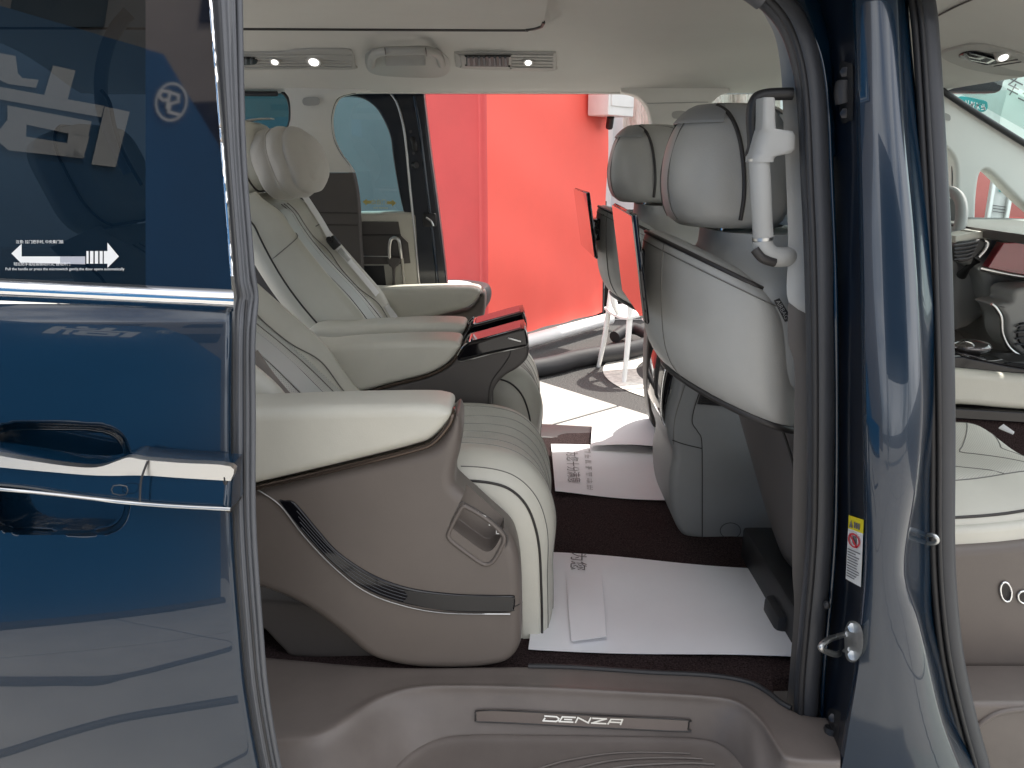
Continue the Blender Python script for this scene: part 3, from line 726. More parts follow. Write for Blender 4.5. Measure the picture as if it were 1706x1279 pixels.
# ---- near sliding door (slid open, standing outside the body)
EDGE = [(-80, 346), (0, 352), (250, 372), (478, 389), (520, 388), (700, 386), (850, 388), (950, 393), (1050, 401), (1150, 411), (1279, 434), (1400, 462)]
def cup(px, py):
    a = (abs((px-95)/122)**5+abs((py-(796+.02*px))/92)**4)
    return .045*(1-sst(.72, 1.06, a))
def doorfn(u, v):
    py = lerp(506, 1430, v); px = lerp(-330, interp(EDGE, py)-1, u)
    e = interp(EDGE, py)-px
    y = doory(px, py)+cup(px, py)+.016*math.exp(-e/2.4)
    return P(px, py, y)
door = sheet('sliding_door', doorfn, 260, 240, navy, van, 80)
door['label'] = 'dark blue sliding door, slid open'
# inner skin and front edge of the door
sheet('door_inner_panel', lambda u, v: P(lerp(-330, interp(EDGE, lerp(506, 1430, v))+4, u), lerp(506, 1430, v), -.035), 8, 30, browndk, door)
# belt moulding
sheet('belt_moulding', lambda u, v: P(lerp(-330, 389, u), lerp(479, 516, v)-.047*(330-lerp(-330, 389, u))*1.0+(0 if True else 0), -.118-.016*math.sin(math.pi*min(1, v*1.05))**.6-.006*v), 60, 16, chrome, door, 80)
# glazing
def gy(py): return -.118+(478-py)/478*.078
def belt(px): return 478-.047*(330-px)
glass = sheet('door_glass', lambda u, v: P(lerp(-330, 243, u), lerp(-120, belt(lerp(-330, 243, u))+3, v), gy(lerp(-120, 478, v))), 30, 30, glass_door, door)
sheet('door_applique', lambda u, v: P(lerp(242.5, interp(EDGE, lerp(-120, 480, v))-3, u), lerp(-120, belt(lerp(244, 388, u))+3, v), gy(lerp(-120, 478, v))-.0015), 20, 30, M('gloss_applique', (.004, .006, .012), .03, coat=1.0, spec=.5), door)
tube('glazing_trim', [P(interp(EDGE, py)-1.5, py, gy(py)-.004) for py in range(-100, 481, 40)], .0022, chrome, door, res=6)
# seal along the front edge of the door, three ridges
SE = [(-80, 54), (0, 50), (250, 36), (470, 36), (500, 40), (560, 36), (700, 38), (850, 36), (1000, 36), (1279, 33), (1400, 33)]
def sealy(py): return (gy(py) if py < 490 else doory(388, py))
def sealfn(u, v):
    py = lerp(-90, 1400, v); e = interp(EDGE, py); w = interp(SE, py); y = sealy(py)+.022
    bulge = -.010*math.sin(math.pi*min(1, u*1.25))+(.055*sst(.82, 1.0, u))+.0012*math.cos(u*26)
    return P(e-2+w*u+(3*math.exp(-((py-492)/14)**2)), py, y+bulge)
seal = sheet('door_seal', sealfn, 26, 120, rubber, door, 80)
tube('seal_lip', [P(interp(EDGE, py)+interp(SE, py)-3, py, sealy(py)+.03) for py in range(-90, 1400, 45)], .0045, rubber, door, res=8)
tube('seal_groove', [P(interp(EDGE, py)+interp(SE, py)*.55, py, sealy(py)+.014) for py in range(500, 1400, 45)], .0018, rubberdk, door, res=8)
# handle
hb = pxprism('door_handle', [(-330, 742), (-60, 755), (40, 768), (110, 778), (160, 780), (195, 770), (214, 764), (240, 768), K(384, 778), K(386, 846), (300, 842), (240, 838), (120, 826), (0, 812), (-330, 795)], -.222, -.175, .007, navy, door, r1=.002, deform=lambda v: Vector((v.x, v.y-(1.065-v.z)*.34 if v.y < -.205 else v.y, v.z)))
slab3('handle_top_trim', [P(p.x, p.y, -.2225) for p in catmull([(-330., 740.), (-60., 753.), (40., 766.), (110., 776.), (160., 778.5), (195., 768.), (214., 762.), (240., 766.), (300., 771.), (384., 777.), ((384., 801.), 1), (300., 796.), (240., 792.), (160., 792.), (60., 784.), (-60., 774.), (-330., 760.)], 4, True)], .012, satin, hb, (0, 1, 0))
tube('handle_seam', [P(246, 768, -.224), P(235, 800, -.2335), P(233, 838, -.242)], .0015, piping, hb, res=6)
tube('handle_lower_trim', [P(-330, 798, -.236), P(0, 815, -.238), P(240, 840, -.243), P(384, 848, -.244)], .0022, satin, hb, res=6)
tube('request_switch', [P(x, y, -.2375) for x, y in ((189, 809), (211, 810), (210, 824), (188, 822))], .0007, piping, hb, res=5, closed=True, n=2)
box('handle_end_cap', P(387, 812, -.200), (.006, .045, .052), blackp, hb, .002)
# sticker on the glass
def ST(x, y): return P(x, y, gy(y)-.0025)
plate('arrow_sticker', [[ST(*q) for q in p] for p in ([(19, 422), (36, 406), (36, 427), (100, 427), (100, 439), (36, 437), (36, 439)], [(179, 414), (179, 404), (198, 427), (179, 446), (179, 437)])]
      +[[ST(x, 418), ST(x+w, 418), ST(x+w, 439), ST(x, 439)] for x, w in ((144, 3.5), (150, 5.5), (158, 5.5), (166, 5.0), (173, 7))], boardw, glass)
plate('arrow_sticker', [[ST(100, 427), ST(142, 427), ST(142, 440), ST(100, 439)]], M('sticker_grey', (.42, .43, .47), .6), glass)
def SF(x, y): return frame(ST(x, y), ST(x+20, y)-ST(x, y), Vector((0, .2, 1)))
text('sticker_text', '注意: 拉门把手时, 中央集门锁', SF(66, 403), .0048, boardw, glass)
text('sticker_text', '轻拉把手或轻按微动开关, 自动开门', SF(70, 440), .0048, boardw, glass)
text('sticker_text', 'Pull the handle or press the microswitch gently,the door opens automatically', SF(108, 448), .0050, boardw, glass)
# pale window-frame trim of the body behind the glass
tube('quarter_trim', [P(215, 22, .16), P(192, 50, .16), P(175, 90, .16), P(168, 140, .16), P(172, 185, .16), P(188, 230, .16), P(216, 288, .16)], .011, pillar, van, flat=(Vector((0, 1, 0)), .4))
tube('quarter_seam', [P(168, 150, .15), P(182, 170, .15), P(192, 215, .15), P(206, 255, .15), P(236, 308, .15)], .003, piping, van)
# body side behind the slid-back door, below the rear quarter window
sheet('quarter_panel', lambda u, v: (lerp(-1.5, -.62, u), .06+.02*v, lerp(.35, 1.2, v)), 6, 6, navydk, van)
box('wheel_arch_trim', (-1.05, .13, .80), (.75, .10, .72), browndk, van, .03)
# seal of the opening header (just above the frame) 
tube('header_seal', [Vector((-1.3, .19, 1.74)), Vector((-.2, .19, 1.74)), P(1180, -38, .20), P(1240, -28, .21), P(1275, -6, .212)], .022, rubber, van, res=12)

# ---- B pillar
rows = [-120, -40, 40, 150, 300, 450, 600, 750, 900, 1020, 1100, 1180, 1260, 1360, 1450]
iA = [(-120, 1330), (0, 1362), (60, 1378), (200, 1388), (400, 1393), (800, 1396), (950, 1392), (1100, 1376), (1279, 1352), (1450, 1320)]
iB = [(-120, 1412), (0, 1423), (200, 1430), (400, 1435), (800, 1441), (950, 1441), (1100, 1428), (1200, 1412), (1279, 1398), (1450, 1350)]
iC = [(-120, 1490), (0, 1496), (200, 1506), (400, 1524), (650, 1537), (800, 1528), (950, 1508), (1030, 1530), (1100, 1546), (1200, 1570), (1279, 1600), (1450, 1670)]
iD = [(-120, 1500), (0, 1506), (200, 1524), (400, 1547), (650, 1556), (800, 1548), (950, 1548), (1030, 1552), (1100, 1566), (1200, 1590), (1279, 1625), (1450, 1700)]
TBT = [(-160, .135), (-120, .125), (0, .10), (250, .050), (480, .008), (600, -.018), (760, -.045), (900, -.052), (1100, -.050), (1450, -.030)]
def TB(py): return interp(TBT, py)
def TBp(py): return max(0, TB(py))
def pil(py):
    a, b, c, d = (interp(t, py) for t in (iA, iB, iC, iD))
    bow = .010*math.sin((py+100)/260)
    o_ = TB(py); q_ = max(0, o_)
    L = [P(a-30, py, .26+q_), P(a, py, .125+q_), P(lerp(a, b, .5), py, .078+(o_+q_)/2), P(b-3, py, .036+o_), P(b, py, .026+o_), P(b+4, py, .019+o_), P(lerp(b, c, .3), py, .010+bow*.3+o_), P(lerp(b, c, .65), py, .006+bow*.3+o_), P(c-4, py, .014+o_), P(c, py, .022+o_), P(c+3, py, .034+o_), P(lerp(c, d, .5)+2, py, .050+(o_+q_)/2), P(d, py, .055+q_), P(d+6, py, .075+q_), P(d+10, py, .12+q_), P(d, py, .26+q_)]
    return L
lo = [pil(py) for py in [lerp(-120, 1450, k/70) for k in range(71)]]
m = len(lo[0]); V = [p for l in lo for p in l]; Fc = []; fm = []
for k in range(70):
    for i in range(m):
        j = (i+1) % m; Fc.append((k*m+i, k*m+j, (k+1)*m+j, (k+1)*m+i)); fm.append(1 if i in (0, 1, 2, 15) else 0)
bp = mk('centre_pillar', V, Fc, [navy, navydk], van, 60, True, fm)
bp['label'] = 'dark blue pillar between the two doors'
def J(px, py, k=.003):
    a, b = interp(iA, py), interp(iB, py); t = (px-a)/(b-a)
    y = lerp(.125+TBp(py), .036+TB(py), t) if t < 1 else .02+TB(py)
    return towards(P(px, py, y), k)
# opening seal along the pillar (inner) and front-door seal
def sealtube(name, tab, y, r, par, res=14, flat=None): return tube(name, [P(px, py, y+TBp(py)) for px, py in tab], r, rubberm, par, res=res, flat=flat)
IS = [(1250, -30), (1292, 2), (1322, 42), (1342, 100), (1352, 170), (1358, 300), (1364, 450), (1367, 650), (1366, 850), (1361, 950), (1352, 1050), (1345, 1130), (1342, 1200), (1336, 1300), (1325, 1400)]
is_ = sealtube('opening_seal', IS, .115, .0225, van)
tube('seal_ridge', [P(px-9, py, .098+TBp(py)) for px, py in IS], .006, rubberdk, is_, res=8)
tube('seal_ridge', [P(px+16, py, .102+TBp(py)) for px, py in IS], .005, rubberdk, is_, res=8)
FS = [(1520, -100), (1536, 0), (1543, 60), (1552, 200), (1563, 400), (1569, 600), (1571, 750), (1571, 900), (1576, 1000), (1588, 1100), (1610, 1200), (1632, 1279), (1662, 1400)]
fs_ = sealtube('front_door_seal', FS, .075, .0185, van)
tube('seal_ridge', [P(px-17, py, .062+TBp(py)) for px, py in FS], .0055, rubberdk, fs_, res=8)
tube('seal_ridge', [P(px-6, py, .055+TBp(py)) for px, py in FS], .004, rubberdk, fs_, res=8)
# bright pinch line on the pillar
tube('pillar_edge_trim', [P(interp(IS and [(p[1], p[0]) for p in IS], py)+27, py, .105+TBp(py)) for py in range(30, 1350, 60)], .004, navy, bp, res=8)
# sticker on the jamb
def JQ(u, v):
    tl, tr, br, bl = (1414, 858), (1441, 867), (1436, 980), (1409, 964)
    x = lerp(lerp(tl[0], tr[0], u), lerp(bl[0], br[0], u), v); y = lerp(lerp(tl[1], tr[1], u), lerp(bl[1], br[1], u), v)
    return (x, y)
_c4 = [J(1414, 858, .016), J(1439, 866, .016), J(1434, 978, .016), J(1409, 964, .016)]
_nj = (_c4[1]-_c4[0]).cross(_c4[3]-_c4[0]).normalized(); _nj = _nj if _nj.x < 0 else -_nj
def JS(u, v, k=.004): return _c4[0].lerp(_c4[1], u).lerp(_c4[3].lerp(_c4[2], u), v)+_nj*(k-.004)*2
stk = plate('warning_sticker', [[JS(0, .2), JS(1, .2), JS(1, 1), JS(0, 1)]], boardw, bp)
plate('sticker_header', [[JS(0, 0), JS(1, 0), JS(1, .2), JS(0, .2)]], yellow, stk)
plate('warning_symbol', [[JS(.1, .17, .0045), JS(.35, .17, .0045), JS(.22, .05, .0045)]]+[[JS(.42+.14*k, .07, .0045), JS(.52+.14*k, .07, .0045), JS(.52+.14*k, .16, .0045), JS(.42+.14*k, .16, .0045)] for k in range(3)], ink, stk)
rg = []
for k in range(24):
    a, b = 2*math.pi*k/24, 2*math.pi*(k+1)/24
    rg.append([JS(.5+r*math.cos(t)*1.0, .345+r*math.sin(t)*.27, .005) for t, r in ((a, .40), (b, .40), (b, .31), (a, .31))])
plate('prohibition_ring', rg+strokes([[(.27, .27), (.73, .42)]], .045, lambda x, y: JS(x, y, .0056)), redink, stk)
plate('baby_pictogram', [[JS(.5+.16*math.cos(t), .345+.07*math.sin(t), .0045) for t in [2*math.pi*k/10 for k in range(10)]], [JS(.40, .28, .0046), JS(.62, .28, .0046), JS(.66, .33, .0046), JS(.36, .33, .0046)]], ink, stk)
rl = random.Random(2)
plate('sticker_print', [[JS(.08, .50+k*.042, .0045), JS(rl.uniform(.6, .93), .50+k*.042, .0045), JS(rl.uniform(.6, .93), .517+k*.042, .0045), JS(.08, .517+k*.042, .0045)] for k in range(11)], ink, stk)
# striker
sk = slab3('striker_plate', [J(p.x, p.y, .004) for p in catmull([(1419., 1034.), (1430., 1038.), (1437., 1052.), (1437., 1080.), (1431., 1096.), (1420., 1103.), (1410., 1096.), (1407., 1075.), (1407., 1052.), (1412., 1038.)], 4, True)], -.010, zinc, bp)
c = J(1412, 1072, .02)
tube('striker_loop', [J(1413, 1056, .006), P(1396, 1060, .075), P(1380, 1066, .045), P(1368, 1076, .030), P(1372, 1083, .032), P(1392, 1090, .05), P(1403, 1086, .07), J(1417, 1082, .006)], .0052, zinc, sk, res=12, n=6)
for py in (1046, 1092):
    q = J(1421, py, .016); dv = (Vector((0, CY, CZ))-q).normalized(); a = dv.cross(Vector((0, 0, 1))).normalized(); b = a.cross(dv)
    loft('striker_bolt', [[q+a*r*math.cos(t)+b*r*math.sin(t)+dv*h for t in [math.pi/3*k for k in range(6)]] for r, h in ((.0085, -.004), (.0085, .002), (.005, .003))], zinc, sk)
boltdk = M('blackened_bolt', (.03, .03, .033), .35, metal=.6)
# rubber bumpers on the jamb
def bumper(pts_c, h):
    (x, y) = pts_c
    b_ = slab3('bumper_plate', [J(p.x, p.y, .003) for p in catmull([(x-10., y-h), (x+8., y-h-2.), (x+13., y-h+8.), (x+13., y+h-6.), (x+8., y+h), (x-8., y+h-2.)], 4, True)], -.006, blackp, bp)
    tube('bumper_pad', [J(x-2, y-h*.35, .010), J(x-4, y, .016), J(x-2, y+h*.38, .010)], .013, rubberdk, b_, res=10)
    for s in (-1, 1):
        q = J(x, y+s*h*.75, .012); dv = (Vector((0, CY, CZ))-q).normalized(); a = dv.cross(Vector((0, 0, 1))).normalized(); b = a.cross(dv)
        loft('bolt', [[q+a*r*math.cos(t)+b*r*math.sin(t)+dv*hh for t in [math.pi/3*k for k in range(6)]] for r, hh in ((.008, -.004), (.008, .002), (.005, .003))], boltdk, b_)
bumper((1408, 154), 46.); bumper((1388, 1226), 40.)
# plug and front-door striker
q = P(1376, 1006, .09); loft('plug', [[q+Vector((r*math.cos(t), h, r*1.3*math.sin(t))) for t in [2*math.pi*k/14 for k in range(14)]] for r, h in ((.006, .0), (.006, -.006), (.004, -.009), (.0004, -.010))], rubberdk, bp)
tube('front_striker', [P(1538, 893, .06), P(1554, 891, .035), P(1562, 899, .03), P(1556, 905, .035), P(1538, 904, .06)], .0035, zinc, bp, res=8)
# interior trim of the pillar, light above, dark below
TL = [(-40, 1236), (0, 1258), (22, 1272), (60, 1291), (120, 1301), (200, 1305), (330, 1311), (420, 1313), (500, 1312), (512, 1326), (526, 1342)]
TLR = [(-40, 1300), (20, 1330), (60, 1348), (120, 1362), (300, 1372), (530, 1378)]
itr = sheet('pillar_trim', lambda u, v: P(lerp(interp(TL, lerp(-40, 526, v)), interp(TLR, lerp(-40, 526, v)), u), lerp(-40, 526, v), .165+TBp(lerp(-40, 526, v))-.012*math.sin(u*2.2)), 10, 50, pillar_n, van, thick=(0.032, .06, 0))
LL = [(505, 1313), (570, 1313), (600, 1322), (640, 1324), (800, 1321), (950, 1320), (1010, 1323), (1100, 1317), (1200, 1308)]
sheet('pillar_lower_trim', lambda u, v: P(lerp(interp(LL, lerp(505, 1200, v)), 1380-.05*max(0, lerp(505, 1200, v)-900), u), lerp(505, 1200, v), .172-.012*math.sin(u*2.2)), 10, 60, browndk, van, thick=(0.036, .07, 0))
# grab handle on the pillar
gh = rowloft('pillar_grab_handle', [(164, 1264, 1282), (168, 1263, 1284), (200, 1263, 1284), (215, 1262, 1286), (219, 1260, 1316), (226, 1258, 1320), (248, 1252, 1320), (255, 1250, 1314), (260, 1248, 1288), (264, 1247, 1284), (270, 1247, 1283)], .150, .205, pillar_n, van)
tube('grip', [P(1265, 268, 0.168), P(1266, 290, 0.166), P(1268, 330, 0.164), P(1270, 370, 0.166), P(1272, 398, 0.168)], .0165, pillar_n, gh, res=18)
tube('lower_mount', [P(1270, 400, 0.168), P(1273, 414, 0.168), P(1286, 426, 0.172), P(1304, 428, 0.180), P(1322, 426, 0.200)], .0165, pillar_n, gh, res=16)
for a, b, c_ in ((1265, 263, 267.5), (1271, 395, 400)): tube('grip_ring', [P(a, b, 0.168), P(a, c_, 0.168)], .0175, satin, gh, res=18, smooth=False)
tube('mount_cover', [P(1257, 415, 0.158), P(1270, 430, 0.155), P(1290, 437, 0.160)], .008, piping, gh, res=8)
tube('upper_bezel', [P(1250, 262, 0.200), P(1255, 240, 0.200), P(1253, 195, 0.200), P(1258, 168, 0.200), P(1275, 158, 0.200), P(1320, 156, 0.200)], .010, blackp, gh, res=10)

# body flange between seal and pillar at the top corner
isx = [(p[1], p[0]) for p in IS]
sheet('roof_rail', lambda u, v: P(lerp(interp(isx, lerp(-30, 260, v))+6, interp(iA, lerp(-30, 260, v))+6, u), lerp(-30, 260, v), .124+TBp(lerp(-30, 260, v))-.012*math.sin(u*3.1)), 8, 20, navy, van, thick=(0, .02, 0))
sheet('roof_rail', lambda u, v: P(lerp(1180, 1420, u), lerp(-160, -24, v), .21-.05*(1-v)), 6, 4, navy, van, thick=(0, .02, 0))
# ---- far side of the body
FY = 1.70
# upper quarter trim with window notch
QR = [(138, 640), (150, 620), (155, 585), (160, 566), (168, 558), (185, 552), (205, 550.5), (232, 554.5), (256, 566), (272, 578), (287, 588)]
QL = [(138, 472), (152, 474), (162, 481), (185, 484), (205, 482), (216, 472), (219, 440)]
qt = sheet('quarter_pillar_trim', lambda u, v: P(lerp(interp(QL, lerp(138, 219, v)), interp(QR, lerp(138, 219, v)), u), lerp(138, 219, v), FY+.012*u*u), 16, 24, pillar, van, thick=(0, .05, 0))
sheet('quarter_pillar_trim', lambda u, v: P(lerp(280, interp(QR, lerp(219, 287, v)), u), lerp(219, 287, v), FY+.012*max(0, (u-.5)*2)**2), 20, 14, pillar, van, thick=(0, .05, 0))
slab3('airbag_mark', [P(p.x, p.y, FY-.002) for p in catmull([(506., 163.), (530., 162.), (531., 174.), (507., 175.)], 3, True)], .001, linerg, qt)
pxprism('quarter_lower_trim', [K(300, 288), K(588, 288), (592, 305), (597, 340), (600, 400), (603, 450), K(607, 520), K(610, 800), K(300, 800)], FY, FY+.05, .004, browndk, van)
for py in (352, 372): tube('trim_seam', [P(380, py, FY-.001), P(596, py+3, FY-.001)], .0015, piping, qt, res=5)
tube('opening_edge_seal', [P(592, 152, FY+.03), P(572, 156, FY+.03), P(560, 163, FY+.03), P(552, 180, FY+.03), P(549, 205, FY+.03), P(553, 232, FY+.03), P(565, 257, FY+.03), P(580, 278, FY+.03), P(590, 305, FY+.03), P(596, 345, FY+.03), P(600, 420, FY+.03), P(604, 490, FY+.03), P(610, 700, FY+.03)], .008, rubberdk, van)
sheet('quarter_glass', lambda u, v: P(lerp(250, 486, u), lerp(145, 222, v), FY+.06), 6, 4, glass_far, van)
tube('quarter_glass_seal', [P(300, 155, FY+.01), P(440, 156, FY+.01), P(462, 156, FY+.01)], .009, rubberdk, van)
tube('quarter_glass_frame', [P(470, 153, FY+.04), P(480, 165, FY+.04), P(484, 190, FY+.04), P(480, 212, FY+.04), P(466, 219, FY+.04), P(300, 222, FY+.04)], .006, rubberdk, van)
# far header above the door opening
box('far_header', (.1, 1.78, 1.735), (3.2, .10, .10), navydk, van, .02)
tube('far_header_seal', [P(590, 151, 1.745), P(800, 151, 1.745), P(1020, 152, 1.745), P(1058, 158, 1.745), P(1076, 172, 1.745), P(1086, 195, 1.745), P(1090, 260, 1.745), P(1090, 400, 1.745)], .010, pillar, van)
# far centre pillar
pxprism('far_pillar_trim', [K(1030, 140), K(1036, 154), (1060, 160), (1076, 175), (1084, 198), (1088, 240), (1088, 330), K(1086, 500), K(1186, 500), K(1182, 330), (1180, 230), (1181, 190), (1188, 170), (1202, 158), K(1216, 154), K(1216, 140)], FY, FY+.06, .006, pillar, van)
slab3('airbag_mark', [P(p.x, p.y, FY-.002) for p in catmull([(1121., 186.), (1141., 185.), (1142., 196.), (1122., 197.)], 3, True)], .001, linerg, van)
tube('pillar_seam', [P(1078, 172, FY-.002), P(1180, 170, FY-.002)], .0014, linerg, van, res=5)
pxprism('far_pillar_lower_trim', [K(1086, 500), K(1186, 500), K(1200, 740), K(1100, 726), (1084, 700), (1077, 640), (1079, 560)], FY-.01, FY+.08, .008, browndk, van)
# far sill
pxprism('far_sill', [K(560, 722), K(905, 722), K(1110, 733), K(1240, 738), K(1240, 770), K(560, 770)], FY-.06, FY+.10, .008, blackp, van, yref=FY-.02)
# far front door, window and mirror side
pxprism('far_front_door', [K(1180, 375), K(1660, 378), K(1800, 380), K(1800, 900), K(1180, 900)], FY+.02, FY+.09, .01, brown, van, yref=FY)
pxprism('front_door_armrest', [(1180, 470), (1400, 470), (1500, 480), (1500, 520), (1180, 520)], FY-.05, FY+.02, .015, cream, van, yref=FY)
sheet('front_side_glass', lambda u, v: P(lerp(1175, 1720, u), lerp(150, 380, v), FY+.07), 6, 4, glass_clear, van)
# front pillar (diagonal), quarter-light bar and windscreen
pxprism('front_pillar', [K(1430, 60), K(1556, 138), (1600, 172), (1660, 212), (1706, 240), K(1800, 296), K(1800, 420), (1706, 345), (1660, 300), (1642, 284), (1632, 284), (1626, 296), (1622, 330), K(1620, 378), K(1586, 378), (1588, 330), (1589, 290), (1586, 268), (1578, 254), (1566, 242), (1552, 236), K(1430, 236)], FY-.02, FY+.05, .012, M('front_pillar_trim_lit', (.78, .78, .73), .7, bump=(700, .2), var=(5, .02)), van, yref=FY)  # trim colour raised above the other pillars to paint in cabin brightness
slab3('airbag_mark', [P(p.x, p.y, FY-.024) for p in catmull([(1567., 187.), (1582., 191.), (1582., 201.), (1566., 196.)], 3, True)], .001, linerg, van)
tube('window_seal', [P(1552, 236, FY+.01), P(1570, 243, FY+.01), P(1582, 256, FY+.01), P(1588, 275, FY+.01), P(1588, 375, FY+.01)], .006, rubberdk, van)
tube('windscreen_edge', [P(1554, 136, FY-.03), P(1575, 154, FY-.03), P(1620, 184, FY-.03), P(1706, 238, FY-.03), P(1800, 296, FY-.03)], .010, rubberdk, van)
sheet('windscreen', lambda u, v: (lerp(1.52, 2.75, u), lerp(.10, 1.80, v), lerp(1.72, 1.12, u)), 4, 4, glass_clear, van)
# ============================================================ REAR ARMCHAIRS
SC = .58          # centre of the near armchair
seat = thing('captain_seat', 'cream leather armchair nearest the open door, with taupe side shell and black strip', 'seat', (-.3, SC, .45), 'rear armchairs')
YO = .235         # outer face
shell_px = [(230, 858), (425, 817), (600, 776), (690, 753), (722, 741), (746, 714), (755, 694), (763, 691), (768, 700), (769, 722), (766, 752), (758, 785), (757, 806), (764, 816), (788, 838), (826, 872), (846, 890), (858, 908), (866, 940), (870, 990), (870, 1050), (866, 1082), (850, 1104), (822, 1114), (770, 1119), (700, 1118), (650, 1110), (612, 1096), (570, 1062), (520, 1024), (470, 998), (400, 975), (230, 940)]
shell = pxprism('side_shell', shell_px, YO, .345, .024, brown, seat, seg=6)
# pocket cut into the shell
pk = [(769, 846), (780, 846), (810, 864), (834, 886), (840, 898), (834, 914), (822, 934), (810, 940), (796, 934), (762, 909), (748, 896), (749, 884)]
cut = pxprism('pocket_cutter', pk, YO-.05, YO+.055, .002, browndk, seat, n=4)
md = shell.modifiers.new('cut', 'BOOLEAN'); md.operation = 'DIFFERENCE'; md.object = cut; md.solver = 'EXACT'
dg = bpy.context.evaluated_depsgraph_get(); nm = bpy.data.meshes.new_from_object(shell.evaluated_get(dg))
shell.modifiers.clear(); shell.data = nm; nm.name = 'side_shell'; bpy.data.objects.remove(cut)
nm.shade_smooth(); nm.set_sharp_from_angle(angle=rad(40))
tube('pocket_rim', [P(p.x, p.y, YO+.000) for p in catmull([tuple(map(float, p)) for p in pk], 4, True)], .0045, brown, shell, n=1, closed=True, res=8)
tube('pocket_rim', [P(796+(p.x-796)*1.13, 893+(p.y-893)*1.13, YO+.002) for p in catmull([tuple(map(float, p)) for p in pk], 4, True)], .0018, browndk, shell, n=1, closed=True, res=6)
ic = strokes([[(786, 848), (792, 851)], [(794, 852), (797, 853), (800, 857)], [(803, 857), (809, 860)]], 1.6, lambda x, y: P(x, y, YO-.002))
ic += strokes([[(815, 868), (815, 875), (819, 873), (818, 868), (813, 870)], [(827, 883), (827, 889), (833, 889), (833, 883), (829, 880), (827, 883)]], 1.3, lambda x, y: P(x, y, YO-.002))
plate('switch_marks', ic, boardw, shell)
# cream armrest pad and bronze piping
ap = [(230, 690), (425, 683), (560, 678), (700, 676), (736, 679), (750, 686), (751, 697), (742, 712), (718, 734), (690, 745), (600, 768), (425, 809), (230, 850)]
pad = pxprism('armrest_pad', ap, YO-.008, .350, .022, cream, seat, seg=6)
tube('armrest_piping', [P(230, 855, YO-.001), P(425, 813, YO-.003), P(600, 772, YO-.004), P(690, 749.5, YO-.004), P(721, 737.5, YO-.004), P(745, 711, YO-.002), P(754, 692, YO+.004), P(756, 682, YO+.03), P(756, 680, YO+.08)], .0050, bronze, seat, res=10)
# black strip
sp_px = [(466, 838), (474, 835), (487, 836), (500, 848), (530, 884), (565, 922), (620, 958), (680, 980), (750, 990), (820, 993), (852, 993), (858, 998), (857, 1014), (850, 1020), (800, 1021), (740, 1018), (665, 1004), (605, 980), (552, 938), (505, 888)]
strip = pxprism('trim_strip', sp_px, YO-.004, YO+.02, .003, gloss, seat, seg=2)
for k in range(4):
    t = .2+.2*k
    lo_ = [(505, 888), (552, 938), (605, 980), (665, 1004), (740, 1018), (800, 1021), (850, 1020)]; up_ = [(492, 842), (560, 917), (622, 959), (682, 981), (750, 990), (810, 993), (850, 994)]
    tube('strip_line', [P(lerp(a[0], b[0], t), lerp(a[1], b[1], t), YO-.0045) for a, b in zip(lo_, up_)], .0006, rubber, strip, res=5)
tube('strip_chrome', [P(428, 815, YO-.001), P(466, 841, YO-.003), P(505, 891, YO-.003), P(552, 941, YO-.003), P(605, 983, YO-.003), P(665, 1007, YO-.003), P(740, 1021, YO-.003), P(850, 1023, YO-.003)], .0014, satin, strip, res=6)
slab3('strip_lens', [P(p.x, p.y, YO-.0052) for p in catmull([((672., 983.), 1), (750., 992.), (850., 995.), (854., 1000.), (854., 1014.), (848., 1018.), (740., 1016.), ((672., 1003.), 1), (679., 993.)], 4, True)], .001, M('smoked_lens', (.022, .022, .023), .3), strip, (0, 1, 0))
tube('shell_seam', [P(858, 1010, YO+.001), P(866, 1006, YO+.010), P(870, 1003, YO+.028)], .0012, piping, shell, res=5)
# base
pxprism('seat_base', [K(300, 985), (430, 1000), K(640, 1020), K(660, 1100), (560, 1099), (490, 1096), (470, 1082), K(440, 1050), K(300, 1050)], .29, .80, .01, browndk, seat, yref=.29)
box('seat_rail', (-.45, .58, .47), (.7, .40, .035), blackp, seat, .006)

# cushion and leg rest: a section in x,z swept across the seat with a crown
sec_px = [(560, 812), (640, 806), (700, 803), (762, 802), (815, 806), (850, 818), (876, 846), (892, 890), (900, 940), (903, 990), (904, 1050), (904, 1112)]
sec = [Vector(xz(a, b, .362)) for a, b in sec_px]; secs = catmull(sec, 6)
snr = []
for i in range(len(secs)):
    t = (secs[min(i+1, len(secs)-1)]-secs[max(i-1, 0)]).normalized(); snr.append(Vector((-t.y, t.x)))
Y0c, Y1c = .352, .812
def cush(u, s, lift=0.0):
    k = u*(len(secs)-1); i = min(int(k), len(secs)-2); t = k-i
    p = secs[i].lerp(secs[i+1], t); n = snr[i].lerp(snr[i+1], t).normalized()
    e = math.sin(math.pi*min(1, max(0, s)))
    d = (.050*min(1, e*1.35)**.62)-.010*math.exp(-((s-.5)/.22)**2)
    d *= lerp(1.0, .62, sst(.62, .8, u))*(1-.55*sst(.90, 1.0, u))
    d -= .012*(1-min(1, e*5))**2
    bolster = .016*(math.exp(-((s-.13)/.09)**2)+math.exp(-((s-.87)/.09)**2))*(1-sst(.55, .8, u))
    q = p+n*(d+bolster+lift)
    return Vector((q.x, lerp(Y0c, Y1c, s), q.y))
def isperf(u, v): return 1 if .24 < v < .80 and u > .2 else 0
cu = sheet('cushion', lambda u, v: cush(u, v), 64, 40, [cream, cream_perf], seat, 80, thick=(-.03, 0, -.05), uvs=(.75, .46), fm=isperf)
